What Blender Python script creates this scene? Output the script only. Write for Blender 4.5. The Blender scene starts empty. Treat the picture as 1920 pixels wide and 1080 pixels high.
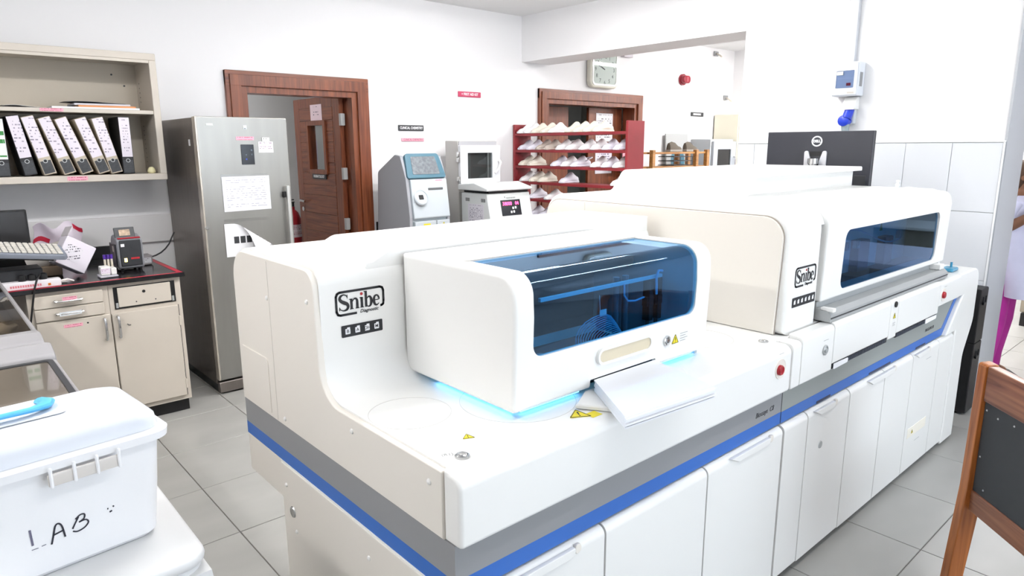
import bpy, bmesh, math, random
from mathutils import Vector, Matrix
R = math.radians
random.seed(7)
SC = bpy.context.scene
COL = SC.collection

# ------------------------------------------------------------------ camera, world, exposure
cam_d = bpy.data.cameras.new('camera')
cam_d.sensor_width = 36.0
cam_d.lens = 36.0 * 1267.94 / 1920.0
cam_d.clip_start = 0.02
cam = bpy.data.objects.new('camera', cam_d)
COL.objects.link(cam)
_y, _p, _r = R(41.507), R(11.848), R(0.219)
_f = Vector((math.sin(_y)*math.cos(_p), math.cos(_y)*math.cos(_p), -math.sin(_p)))
_rt = Vector((math.cos(_y), -math.sin(_y), 0.0))
_dn = _f.cross(_rt)
_X = _rt*math.cos(_r) + _dn*math.sin(_r)
_D = -_rt*math.sin(_r) + _dn*math.cos(_r)
cam.matrix_world = Matrix(((_X.x, -_D.x, -_f.x, 0), (_X.y, -_D.y, -_f.y, 0), (_X.z, -_D.z, -_f.z, 1.65), (0, 0, 0, 1)))
SC.camera = cam
W = bpy.data.worlds.new('daylight'); SC.world = W
W.use_nodes = True
W.node_tree.nodes['Background'].inputs[0].default_value = (0.80, 0.90, 1.0, 1)
W.node_tree.nodes['Background'].inputs[1].default_value = 1.2
SC.view_settings.view_transform = 'Standard'
SC.view_settings.look = 'None'
SC.view_settings.gamma = 1.0
SC.view_settings.use_curve_mapping = False
SC.view_settings.exposure = 1.35
SC.cycles.use_denoising = True
SC.cycles.max_bounces = 6
SC.cycles.diffuse_bounces = 3
SC.cycles.glossy_bounces = 3
SC.cycles.use_adaptive_sampling = True
SC.cycles.adaptive_threshold = 0.04
SC.cycles.adaptive_min_samples = 12
SC.cycles.transparent_max_bounces = 12
SC.cycles.sample_clamp_indirect = 6.0
SC.cycles.caustics_reflective = False
SC.cycles.caustics_refractive = False

# strengths of the lamps in the rooms, one of them added
TUBE_MAIN = 27.0      # ceiling lights of the main room
TUBE_FRONT = 10.0     # dimmer ceiling lights on the camera's side of the room
TUBE_SIDE = 62.0      # ceiling lights of the adjoining room
TUBE_BACK = 11.0       # ceiling light of the room behind the open door
DAY = 26.0           # daylight through the windows behind the camera

def area(name, loc, rot, sx, sy, power, col):
    l = bpy.data.lights.new(name, 'AREA'); l.shape = 'RECTANGLE'; l.size = sx; l.size_y = sy
    l.energy = power; l.color = col
    o = bpy.data.objects.new(name, l); COL.objects.link(o); o.location = loc; o.rotation_euler = rot
    return o
area('window_daylight', (2.6, -2.93, 1.55), (R(90), 0, 0), 3.8, 1.5, DAY, (0.78, 0.88, 1.0))

# ------------------------------------------------------------------ geometry helpers
def s2l(c):
    c /= 255.0
    return c/12.92 if c <= 0.04045 else ((c+0.055)/1.055)**2.4
def rgb(r, g, b): return (s2l(r), s2l(g), s2l(b), 1.0)

def newbm(): return bmesh.new()
def join(*bms):
    o = bmesh.new()
    for b in bms:
        me = bpy.data.meshes.new('tmp'); b.to_mesh(me); o.from_mesh(me); bpy.data.meshes.remove(me); b.free()
    return o
def box(x0, x1, y0, y1, z0, z1, bev=0.0, seg=2):
    bm = bmesh.new()
    v = [bm.verts.new((x, y, z)) for x in (x0, x1) for y in (y0, y1) for z in (z0, z1)]
    for q in ((0,1,3,2),(4,6,7,5),(0,4,5,1),(2,3,7,6),(0,2,6,4),(1,5,7,3)): bm.faces.new([v[i] for i in q])
    bmesh.ops.recalc_face_normals(bm, faces=bm.faces)
    if bev > 0:
        bev = min(bev, 0.49*min(abs(x1-x0), abs(y1-y0), abs(z1-z0)))
        bmesh.ops.bevel(bm, geom=list(bm.edges), offset=bev, segments=seg, profile=0.5, affect='EDGES')
    return bm
def rpoly(pts, n=8):
    """polygon with rounded corners: pts = (u, v) or (u, v, radius)"""
    out = []
    m = len(pts)
    for i in range(m):
        p = Vector(pts[i][:2]); r = pts[i][2] if len(pts[i]) > 2 else 0
        if r <= 0: out.append((p.x, p.y)); continue
        a = (Vector(pts[i-1][:2]) - p); b = (Vector(pts[(i+1) % m][:2]) - p)
        la, lb = a.length, b.length
        a.normalize(); b.normalize()
        ang = math.acos(max(-1, min(1, a.dot(b))))
        d = min(r/math.tan(ang/2), la*0.499, lb*0.499); rr = d*math.tan(ang/2)
        bis = (a+b).normalized(); c = p + bis*(rr/math.sin(ang/2))
        t0 = p + a*d - c; t1 = p + b*d - c
        a0 = math.atan2(t0.y, t0.x); a1 = math.atan2(t1.y, t1.x)
        da = a1-a0
        while da > math.pi: da -= 2*math.pi
        while da < -math.pi: da += 2*math.pi
        for k in range(n+1):
            t = a0+da*k/n; out.append((c.x+rr*math.cos(t), c.y+rr*math.sin(t)))
    return out
def rrect(u0, u1, v0, v1, r, n=6):
    return rpoly([(u0,v0,r),(u1,v0,r),(u1,v1,r),(u0,v1,r)], n)
def put(axis, u, v, w):
    return (w, u, v) if axis == 'x' else ((u, w, v) if axis == 'y' else (u, v, w))
def prism(pts, axis, a0, a1, bev=0.0, seg=2):
    """closed 2D outline extruded along axis; outline plane: x->(y,z) y->(x,z) z->(x,y)"""
    bm = bmesh.new()
    A = [bm.verts.new(put(axis, u, v, a0)) for u, v in pts]
    B = [bm.verts.new(put(axis, u, v, a1)) for u, v in pts]
    n = len(pts)
    fa = bm.faces.new(A); fb = bm.faces.new(list(reversed(B)))
    for i in range(n): bm.faces.new((A[i], B[i], B[(i+1) % n], A[(i+1) % n]))
    bmesh.ops.recalc_face_normals(bm, faces=bm.faces)
    if bev > 0:
        ed = list(set(list(fa.edges)+list(fb.edges)))
        bmesh.ops.bevel(bm, geom=ed, offset=bev, segments=seg, profile=0.5, affect='EDGES', clamp_overlap=True)
    return bm
def frame_prism(outer, inner, axis, a0, a1):
    """ring between two outlines with the same point count"""
    bm = bmesh.new(); n = len(outer)
    L = [[bm.verts.new(put(axis, u, v, w)) for u, v in pts] for pts in (outer, inner) for w in (a0, a1)]
    oa, ob, ia, ib = L
    for i in range(n):
        j = (i+1) % n
        bm.faces.new((oa[i], ob[i], ob[j], oa[j])); bm.faces.new((ia[i], ia[j], ib[j], ib[i]))
        bm.faces.new((oa[i], oa[j], ia[j], ia[i])); bm.faces.new((ob[i], ib[i], ib[j], ob[j]))
    bmesh.ops.recalc_face_normals(bm, faces=bm.faces)
    return bm
def tube(path, rad, seg=8, caps=True, flat=1.0):
    """round tube through points, rad a number or a list"""
    bm = bmesh.new(); P = [Vector(p) for p in path]; n = len(P)
    rs = rad if isinstance(rad, (list, tuple)) else [rad]*n
    up = None; rings = []
    for i in range(n):
        t = (P[min(i+1, n-1)] - P[max(i-1, 0)]).normalized()
        if up is None:
            up = Vector((0,0,1)) if abs(t.z) < 0.9 else Vector((1,0,0))
        s = t.cross(up).normalized(); u = s.cross(t).normalized(); up = u
        rings.append([bm.verts.new(P[i] + (s*math.cos(2*math.pi*k/seg) + u*flat*math.sin(2*math.pi*k/seg))*rs[i]) for k in range(seg)])
    for i in range(n-1):
        for k in range(seg):
            bm.faces.new((rings[i][k], rings[i][(k+1) % seg], rings[i+1][(k+1) % seg], rings[i+1][k]))
    if caps:
        bm.faces.new(list(reversed(rings[0]))); bm.faces.new(rings[-1])
    bmesh.ops.recalc_face_normals(bm, faces=bm.faces)
    return bm
def cyl(p0, p1, r0, r1=None, seg=16): return tube([p0, p1], [r0, r0 if r1 is None else r1], seg)
def lathe(prof, seg=24, loc=(0,0,0), axis='z'):
    """profile (radius, height) spun about an axis through loc"""
    bm = bmesh.new(); rings = []
    for r, h in prof:
        ring = []
        for k in range(seg):
            a = 2*math.pi*k/seg; c, s = max(r,1e-5)*math.cos(a), max(r,1e-5)*math.sin(a)
            p = (c, s, h) if axis == 'z' else ((h, c, s) if axis == 'x' else (c, h, s))
            ring.append(bm.verts.new((p[0]+loc[0], p[1]+loc[1], p[2]+loc[2])))
        rings.append(ring)
    for i in range(len(rings)-1):
        for k in range(seg): bm.faces.new((rings[i][k], rings[i][(k+1) % seg], rings[i+1][(k+1) % seg], rings[i+1][k]))
    bm.faces.new(rings[0]); bm.faces.new(rings[-1])
    bmesh.ops.recalc_face_normals(bm, faces=bm.faces)
    return bm
def loft(rings, caps=True):
    """list of closed rings with the same point count"""
    bm = bmesh.new(); V = [[bm.verts.new(p) for p in r] for r in rings]; n = len(V[0])
    for i in range(len(V)-1):
        for k in range(n): bm.faces.new((V[i][k], V[i][(k+1) % n], V[i+1][(k+1) % n], V[i+1][k]))
    if caps: bm.faces.new(list(reversed(V[0]))); bm.faces.new(V[-1])
    bmesh.ops.recalc_face_normals(bm, faces=bm.faces)
    return bm
def ell(cx, cy, z, rx, ry, n=20, p=2.0, tilt=0.0):
    out = []
    for k in range(n):
        a = 2*math.pi*k/n; c, s = math.cos(a), math.sin(a)
        x = rx*math.copysign(abs(c)**(2/p), c); y = ry*math.copysign(abs(s)**(2/p), s)
        out.append((cx+x, cy+y, z+tilt*y))
    return out
def sheet(pts, quads, thick=0.0):
    bm = bmesh.new(); V = [bm.verts.new(p) for p in pts]
    for q in quads: bm.faces.new([V[i] for i in q])
    bmesh.ops.recalc_face_normals(bm, faces=bm.faces)
    if thick: bmesh.ops.solidify(bm, geom=list(bm.faces), thickness=thick)
    return bm
def grid(fn, nu, nv, thick=0.0):
    pts = [fn(i/nu, j/nv) for i in range(nu+1) for j in range(nv+1)]
    q = [(i*(nv+1)+j, (i+1)*(nv+1)+j, (i+1)*(nv+1)+j+1, i*(nv+1)+j+1) for i in range(nu) for j in range(nv)]
    return sheet(pts, q, thick)
def ring(cx, cy, r, w, z0, z1, n=48):
    c = [(math.cos(2*math.pi*k/n), math.sin(2*math.pi*k/n)) for k in range(n)]
    return frame_prism([(cx+r*a, cy+r*b) for a, b in c], [(cx+(r-w)*a, cy+(r-w)*b) for a, b in c], 'z', z0, z1)
def xf(bm, loc=(0,0,0), rz=0.0, rx=0.0, ry=0.0, sc=1.0):
    bm.transform(Matrix.Translation(loc) @ Matrix.Rotation(rz,4,'Z') @ Matrix.Rotation(ry,4,'Y') @ Matrix.Rotation(rx,4,'X') @ Matrix.Scale(sc,4))
    return bm
def onplane(bm, o, u, v):
    """flat (x right, y up, z out) geometry laid onto a plane"""
    u = Vector(u); v = Vector(v); w = u.cross(v); o = Vector(o)
    bm.transform(Matrix(((u.x,v.x,w.x,o.x),(u.y,v.y,w.y,o.y),(u.z,v.z,w.z,o.z),(0,0,0,1))))
    return bm
def boolean(a, b, op='DIFFERENCE'):
    ma = bpy.data.meshes.new('ta'); a.to_mesh(ma); a.free(); mb = bpy.data.meshes.new('tb'); b.to_mesh(mb); b.free()
    oa = bpy.data.objects.new('ta', ma); ob = bpy.data.objects.new('tb', mb); COL.objects.link(oa); COL.objects.link(ob)
    m = oa.modifiers.new('b', 'BOOLEAN'); m.object = ob; m.operation = op; m.solver = 'EXACT'
    dg = bpy.context.evaluated_depsgraph_get(); dg.update()
    bm = bmesh.new(); me = bpy.data.meshes.new_from_object(oa.evaluated_get(dg)); bm.from_mesh(me)
    bpy.data.objects.remove(oa); bpy.data.objects.remove(ob)
    for q in (ma, mb, me): bpy.data.meshes.remove(q)
    return bm
def text(s, size, depth=0.0006, bold=0.0, shear=0.0, wide=1.0, align='CENTER'):
    c = bpy.data.curves.new('txt', 'FONT'); c.body = s; c.size = size; c.extrude = depth/2; c.offset = bold; c.shear = shear
    c.align_x = align; c.align_y = 'CENTER'; c.resolution_u = 3
    o = bpy.data.objects.new('txt', c); COL.objects.link(o)
    dg = bpy.context.evaluated_depsgraph_get(); dg.update()
    me = bpy.data.meshes.new_from_object(o.evaluated_get(dg)); bm = bmesh.new(); bm.from_mesh(me)
    bpy.data.objects.remove(o); bpy.data.meshes.remove(me); bpy.data.curves.remove(c)
    bm.transform(Matrix.Diagonal((wide, 1, 1, 1)))
    return bm
def ribbon(pts, wid, depth=0.0006, sub=8):
    """flat stroke through 2D points with a width at each point (Catmull-Rom)"""
    P = [Vector((p[0], p[1], 0)) for p in pts]; n = len(P); S = []; Wd = []
    if n == 2: S, Wd = P, wid
    else:
        for i in range(n-1):
            p0, p1, p2, p3 = P[max(i-1,0)], P[i], P[i+1], P[min(i+2,n-1)]
            for k in range(sub + (1 if i == n-2 else 0)):
                t = k/sub
                S.append(0.5*((2*p1)+(p2-p0)*t+(2*p0-5*p1+4*p2-p3)*t*t+(3*p1-p0-3*p2+p3)*t**3)); Wd.append(wid[i]*(1-t)+wid[i+1]*t)
    bm = bmesh.new(); L = []
    for i in range(len(S)):
        t = (S[min(i+1,len(S)-1)]-S[max(i-1,0)]).normalized(); nrm = Vector((-t.y, t.x, 0))
        L.append([bm.verts.new(S[i]+nrm*Wd[i]/2+Vector((0,0,dz))) for dz in (0, depth)] + [bm.verts.new(S[i]-nrm*Wd[i]/2+Vector((0,0,dz))) for dz in (0, depth)])
    for i in range(len(L)-1):
        a, b = L[i], L[i+1]
        for q in ((a[1],b[1],b[3],a[3]), (a[0],a[2],b[2],b[0]), (a[0],b[0],b[1],a[1]), (a[2],a[3],b[3],b[2])): bm.faces.new(q)
    for e in (L[0], L[-1]): bm.faces.new((e[0], e[1], e[3], e[2]))
    bmesh.ops.recalc_face_normals(bm, faces=bm.faces)
    return bm
def skin(verts, edges, radii, sub=2):
    me = bpy.data.meshes.new('sk'); me.from_pydata(verts, edges, []); o = bpy.data.objects.new('sk', me); COL.objects.link(o)
    o.modifiers.new('s', 'SKIN'); m = o.modifiers.new('u', 'SUBSURF'); m.levels = sub
    for i, r in enumerate(radii):
        me.skin_vertices[0].data[i].radius = (r, r) if not isinstance(r, tuple) else r
    me.skin_vertices[0].data[0].use_root = True
    dg = bpy.context.evaluated_depsgraph_get(); dg.update()
    m2 = bpy.data.meshes.new_from_object(o.evaluated_get(dg)); bm = bmesh.new(); bm.from_mesh(m2)
    bpy.data.objects.remove(o); bpy.data.meshes.remove(me); bpy.data.meshes.remove(m2)
    return bm

# ------------------------------------------------------------------ object helpers
ROOTM = {}
def mk(name, bm, m, ang=38):
    me = bpy.data.meshes.new(name)
    for f in bm.faces: f.smooth = True
    bm.to_mesh(me); bm.free()
    me.set_sharp_from_angle(angle=R(ang))
    me.materials.append(m)
    o = bpy.data.objects.new(name, me); COL.objects.link(o)
    if len(me.polygons) < 4000: wm = o.modifiers.new('normals', 'WEIGHTED_NORMAL'); wm.keep_sharp = True; wm.weight = 100
    return o
def tag(o, label, cat, group=None):
    o['label'] = label; o['category'] = cat
    if group: o['group'] = group
    return o
def thing(name, label, cat, loc=(0,0,0), rz=0.0, group=None):
    o = bpy.data.objects.new(name, None); COL.objects.link(o); o.empty_display_size = 0.05
    o.location = loc; o.rotation_euler = (0,0,rz); tag(o, label, cat, group)
    ROOTM[o.name] = Matrix.Translation(loc) @ Matrix.Rotation(rz,4,'Z')
    return o
def part(name, bm, m, par, local=False, label=None, kind=None, ang=38):
    """mesh part; coordinates are world ones unless local"""
    M = ROOTM.get(par.name, Matrix.Identity(4))
    if not local: bm.transform(M.inverted())
    o = mk(name, bm, m, ang); o.parent = par; ROOTM[o.name] = M
    if label: o['label'] = label
    if kind: o['kind'] = kind
    return o
def solo(name, bm, m, label, cat, group=None, ang=38):
    """thing that is one mesh; its origin goes to the middle of its base"""
    lo = Vector((min(v.co.x for v in bm.verts), min(v.co.y for v in bm.verts), min(v.co.z for v in bm.verts)))
    hi = Vector((max(v.co.x for v in bm.verts), max(v.co.y for v in bm.verts), 0))
    c = Vector(((lo.x+hi.x)/2, (lo.y+hi.y)/2, lo.z)); bm.transform(Matrix.Translation(-c))
    o = mk(name, bm, m, ang); o.location = c; ROOTM[o.name] = Matrix.Translation(c)
    return tag(o, label, cat, group)
def struct(name, bm, m, par=None):
    o = mk(name, bm, m)
    if par: o.parent = par
    else: o['kind'] = 'structure'
    ROOTM[o.name] = Matrix.Identity(4)
    return o
def copy_tree(o, parent=None):
    c = o.copy(); COL.objects.link(c); c.parent = parent
    for ch in list(o.children): copy_tree(ch, c)
    return c

# ------------------------------------------------------------------ materials
MATS = {}
def mat(name, col, rough=0.5, metal=0.0, var=0.0, vscale=8.0, bump=0.0, bscale=60.0, coat=0.0, emit=None, estr=0.0, spec=0.5, stretch=None):
    if name in MATS: return MATS[name]
    m = bpy.data.materials.new(name); m.use_nodes = True; nt = m.node_tree; b = nt.nodes['Principled BSDF']
    b.inputs['Base Color'].default_value = col; b.inputs['Roughness'].default_value = rough; b.inputs['Metallic'].default_value = metal
    b.inputs['Coat Weight'].default_value = coat; b.inputs['Specular IOR Level'].default_value = spec
    if emit: b.inputs['Emission Color'].default_value = emit; b.inputs['Emission Strength'].default_value = estr
    if var or bump:
        tc = nt.nodes.new('ShaderNodeTexCoord'); mp = nt.nodes.new('ShaderNodeMapping'); nt.links.new(tc.outputs['Object'], mp.inputs[0])
        if stretch: mp.inputs['Scale'].default_value = stretch
    if var:
        n = nt.nodes.new('ShaderNodeTexNoise'); n.inputs['Scale'].default_value = vscale; n.inputs['Detail'].default_value = 2
        nt.links.new(mp.outputs[0], n.inputs['Vector'])
        rp = nt.nodes.new('ShaderNodeValToRGB')
        rp.color_ramp.elements[0].position = 0.3; rp.color_ramp.elements[1].position = 0.7
        rp.color_ramp.elements[0].color = tuple(c*(1-var) for c in col[:3])+(1,); rp.color_ramp.elements[1].color = tuple(min(1,c*(1+var*0.6)) for c in col[:3])+(1,)
        nt.links.new(n.outputs[0], rp.inputs[0]); nt.links.new(rp.outputs[0], b.inputs['Base Color'])
    if bump:
        n2 = nt.nodes.new('ShaderNodeTexNoise'); n2.inputs['Scale'].default_value = bscale
        nt.links.new(mp.outputs[0], n2.inputs['Vector'])
        bp = nt.nodes.new('ShaderNodeBump'); bp.inputs['Strength'].default_value = bump; bp.inputs['Distance'].default_value = 0.003
        nt.links.new(n2.outputs[0], bp.inputs['Height']); nt.links.new(bp.outputs[0], b.inputs['Normal'])
    MATS[name] = m
    return m
def wood(name, dark, light, axis='z', rough=0.35, scale=1.0):
    if name in MATS: return MATS[name]
    m = bpy.data.materials.new(name); m.use_nodes = True; nt = m.node_tree; b = nt.nodes['Principled BSDF']
    tc = nt.nodes.new('ShaderNodeTexCoord'); mp = nt.nodes.new('ShaderNodeMapping'); nt.links.new(tc.outputs['Object'], mp.inputs[0])
    st = {'x': (1.2,22,22), 'y': (22,1.2,22), 'z': (22,22,1.2)}[axis]
    mp.inputs['Scale'].default_value = tuple(k*scale for k in st)
    n = nt.nodes.new('ShaderNodeTexNoise'); n.inputs['Scale'].default_value = 2.0; n.inputs['Detail'].default_value = 8; n.inputs['Distortion'].default_value = 0.8
    nt.links.new(mp.outputs[0], n.inputs['Vector'])
    rp = nt.nodes.new('ShaderNodeValToRGB'); rp.color_ramp.elements[0].position = 0.32; rp.color_ramp.elements[1].position = 0.68
    rp.color_ramp.elements[0].color = dark; rp.color_ramp.elements[1].color = light
    nt.links.new(n.outputs[0], rp.inputs[0]); nt.links.new(rp.outputs[0], b.inputs['Base Color'])
    b.inputs['Roughness'].default_value = rough; b.inputs['Coat Weight'].default_value = 0.15; b.inputs['Coat Roughness'].default_value = 0.25
    bp = nt.nodes.new('ShaderNodeBump'); bp.inputs['Strength'].default_value = 0.15; bp.inputs['Distance'].default_value = 0.002
    nt.links.new(n.outputs[0], bp.inputs['Height']); nt.links.new(bp.outputs[0], b.inputs['Normal'])
    MATS[name] = m
    return m
def tinted(name, col, refl=(1,1,1,1), ior=1.5, rough=0.02, boost=0.0):
    """tinted pane: clear tinted transmission under a mirror coat"""
    if name in MATS: return MATS[name]
    m = bpy.data.materials.new(name); m.use_nodes = True; nt = m.node_tree; nt.nodes.remove(nt.nodes['Principled BSDF'])
    out = nt.nodes['Material Output']; tr = nt.nodes.new('ShaderNodeBsdfTransparent'); tr.inputs[0].default_value = col
    gl = nt.nodes.new('ShaderNodeBsdfGlossy'); gl.inputs['Roughness'].default_value = rough; gl.inputs['Color'].default_value = refl
    fr = nt.nodes.new('ShaderNodeFresnel'); fr.inputs[0].default_value = ior
    mx = nt.nodes.new('ShaderNodeMixShader')
    ad = nt.nodes.new('ShaderNodeMath'); ad.operation = 'ADD'; ad.inputs[1].default_value = boost; ad.use_clamp = True
    geo = nt.nodes.new('ShaderNodeNewGeometry'); inv = nt.nodes.new('ShaderNodeMath'); inv.operation = 'SUBTRACT'; inv.inputs[0].default_value = 1.0; nt.links.new(geo.outputs['Backfacing'], inv.inputs[1])
    mu = nt.nodes.new('ShaderNodeMath'); mu.operation = 'MULTIPLY'; nt.links.new(ad.outputs[0], mu.inputs[0]); nt.links.new(inv.outputs[0], mu.inputs[1])
    nt.links.new(fr.outputs[0], ad.inputs[0]); nt.links.new(mu.outputs[0], mx.inputs[0]); nt.links.new(tr.outputs[0], mx.inputs[1]); nt.links.new(gl.outputs[0], mx.inputs[2]); nt.links.new(mx.outputs[0], out.inputs[0])
    MATS[name] = m
    return m
def printed(name, paper, ink, rows, words=14.0, ua='x', va='z', lo=0.08, hi=0.92, fill=0.45, dens=0.5, rough=0.6):
    """paper with rows of illegible print, laid out in the object's own bounds"""
    if name in MATS: return MATS[name]
    m = bpy.data.materials.new(name); m.use_nodes = True; nt = m.node_tree; b = nt.nodes['Principled BSDF']; L = nt.links.new
    tc = nt.nodes.new('ShaderNodeTexCoord'); sp = nt.nodes.new('ShaderNodeSeparateXYZ'); L(tc.outputs['Generated'], sp.inputs[0])
    i = {'x':0,'y':1,'z':2}
    def mth(op, a, c):
        n = nt.nodes.new('ShaderNodeMath'); n.operation = op
        for k, q in enumerate((a, c)):
            if isinstance(q, (int, float)): n.inputs[k].default_value = q
            elif q is not None: L(q, n.inputs[k])
        return n.outputs[0]
    u, v = sp.outputs[i[ua]], sp.outputs[i[va]]
    vr = mth('MULTIPLY', v, float(rows)); row = mth('FLOOR', vr, None); fr = mth('FRACT', vr, None)
    inrow = mth('LESS_THAN', fr, fill)
    wv = mth('MULTIPLY', u, words); cell = nt.nodes.new('ShaderNodeCombineXYZ'); L(wv, cell.inputs[0]); L(row, cell.inputs[1])
    wn = nt.nodes.new('ShaderNodeTexNoise'); wn.inputs['Scale'].default_value = 1.7; wn.inputs['Detail'].default_value = 2; L(cell.outputs[0], wn.inputs['Vector'])
    on = mth('GREATER_THAN', wn.outputs[0], 1-dens)
    rn = nt.nodes.new('ShaderNodeTexWhiteNoise'); rn.noise_dimensions = '1D'; L(row, rn.inputs['W']); ron = mth('GREATER_THAN', rn.outputs[0], 0.35)
    ml = mth('MULTIPLY', mth('GREATER_THAN', u, lo), mth('LESS_THAN', u, hi)); mv = mth('MULTIPLY', mth('GREATER_THAN', v, 0.06), mth('LESS_THAN', v, 0.95))
    k = mth('MULTIPLY', mth('MULTIPLY', inrow, on), mth('MULTIPLY', mth('MULTIPLY', ml, mv), ron))
    mx = nt.nodes.new('ShaderNodeMix'); mx.data_type = 'RGBA'; L(k, mx.inputs['Factor']); mx.inputs['A'].default_value = paper; mx.inputs['B'].default_value = ink
    L(mx.outputs['Result'], b.inputs['Base Color']); b.inputs['Roughness'].default_value = rough
    MATS[name] = m
    return m

WHITE = mat('white_plastic', rgb(240,239,236), 0.32)
IVORY = mat('ivory_plastic', rgb(234,228,219), 0.42)
WALL = mat('white_wall_paint', rgb(238,237,238), 0.75)
CEIL = mat('ceiling_paint', rgb(238,238,238), 0.9)
GREYST = mat('grey_stripe_plastic', rgb(146,147,149), 0.45)
GREYST2 = mat('grey_green_stripe_plastic', rgb(150,155,152), 0.42)
BLUEST = mat('blue_stripe_plastic', rgb(52,108,192), 0.42)
BLACK = mat('black_plastic', rgb(24,24,26), 0.45)
DARK = mat('dark_grey_plastic', rgb(52,53,56), 0.45)
INK = mat('black_ink', rgb(28,28,32), 0.55)
RED = mat('red_plastic', rgb(168,28,40), 0.35)
YEL = mat('yellow_sticker', rgb(232,214,40), 0.5)
CHROME = mat('chrome_metal', rgb(205,205,205), 0.18, 1.0)
ALU = mat('aluminium_rail', rgb(176,178,178), 0.38, 0.25)
STEEL = mat('brushed_steel', rgb(160,159,155), 0.36, 0.85, var=0.05, vscale=3, stretch=(5,5,0.6))
STEELD = mat('dark_steel_side', rgb(128,121,116), 0.38, 0.7, var=0.08, vscale=5, stretch=(8,8,0.5))
BEIGE = mat('beige_painted_metal', rgb(207,198,186), 0.45, var=0.03, vscale=5)
BEIGED = mat('beige_cabinet_interior', rgb(196,186,170), 0.6, var=0.03, vscale=4)
PAPER = mat('white_paper', rgb(240,240,243), 0.7)
PINK = mat('pink_label', rgb(236,170,186), 0.6)
PINKP = printed('pink_label_print', rgb(236,170,188), rgb(190,90,115), 3, 10, fill=0.6, dens=0.55)
WOODR = wood('red_brown_wood', rgb(98,47,27), rgb(140,77,46), 'z')
WOODRX = wood('red_brown_wood_level', rgb(98,47,27), rgb(140,77,46), 'x')
WOODRY = wood('red_brown_wood_plank', rgb(98,47,27), rgb(140,77,46), 'y')
WOODC = wood('orange_varnished_wood', rgb(140,74,28), rgb(196,118,58), 'z')
WOODCX = wood('brown_varnished_rail', rgb(104,60,40), rgb(150,98,70), 'x')
WOODP = wood('pale_brown_wood', rgb(140,94,46), rgb(182,132,76), 'x')
REDP = mat('red_painted_wood', rgb(142,42,48), 0.5, var=0.12, vscale=6)
BLKTOP = mat('black_worktop', rgb(34,33,36), 0.18, var=0.1, vscale=20)
GPRINT = mat('grey_print', rgb(150,150,150), 0.7)
REDTAPE = mat('red_tape', rgb(196,42,66), 0.4)

# ------------------------------------------------------------------ the setting
YB, XP, ZC = 5.35, 4.88, 2.93
TX, TY = 0.516, 0.508
FLOORM = mat('grey_stone_tile', rgb(170,169,165), 0.36, var=0.09, vscale=2.2, stretch=(1,2.2,1))
JOINT = mat('tile_joint', rgb(128,125,120), 0.8)
floor = struct('floor', box(-3, 11.5, -3, 9.5, -0.10, -0.004), JOINT)
tl = None
tile_me = []
for k in range(3):
    b_ = box(0, TX-0.004, 0, TY-0.004, -0.02, 0.0, 0.0015, 1); me = bpy.data.meshes.new('floor_tile')
    b_.to_mesh(me); b_.free(); me.materials.append(FLOORM); tile_me.append(me)
far_tiles = newbm()
for i in range(-8, 21):
    for j in range(-14, 12):
        x = 0.885 + i*TX; y = 3.82 + j*TY
        near = -3 <= i <= 9 and -10 <= j <= 3
        if x < -2.9 or x > 11.0 or y < -2.9 or y > 9: continue
        if near:
            o = bpy.data.objects.new('floor_tile', tile_me[(i*3+j*5) % 3]); COL.objects.link(o)
            o.location = (x, y, 0); o.parent = floor
        else:
            far_tiles.from_mesh(tile_me[0]); bmesh.ops.translate(far_tiles, verts=far_tiles.verts[-len(tile_me[0].vertices):], vec=(x, y, 0))
ft = struct('floor_tiles_beyond', far_tiles, FLOORM, floor); ft['kind'] = 'stuff'
struct('ceiling', box(-2.7, 9.0, -2.9, 5.5, ZC, ZC+0.1), CEIL)
# back wall with the two door openings
D1 = (2.0, 2.95, 2.09); D2 = (5.22, 6.74, 2.13)
struct('wall_back', join(box(-2.7, D1[0], YB, YB+0.15, 0, ZC), box(D1[0], D1[1], YB, YB+0.15, D1[2], ZC), box(D1[1], D2[0], YB, YB+0.15, 0, ZC),
    box(D2[0], D2[1], YB, YB+0.15, D2[2], ZC), box(D2[1], 9.0, YB, YB+0.15, 0, ZC)), WALL)
struct('wall_left', box(-2.7, -2.6, -2.9, YB, 0, ZC), WALL)
# wall behind the camera, with a wide window opening
wf = struct('wall_front', join(box(-2.6, 0.6, -2.9, -2.8, 0, ZC), box(4.6, 9.0, -2.9, -2.8, 0, ZC), box(0.6, 4.6, -2.9, -2.8, 0, 0.75), box(0.6, 4.6, -2.9, -2.8, 2.35, ZC)), WALL)
wn = struct('window_1', join(box(0.6,4.6,-2.88,-2.82,0.75,0.80), box(0.6,4.6,-2.88,-2.82,2.30,2.35), *[box(x-0.025,x+0.025,-2.88,-2.82,0.80,2.30) for x in (0.63,1.6,2.6,3.6,4.57)]), mat('white_window_frame', rgb(230,230,230), 0.4))
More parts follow.
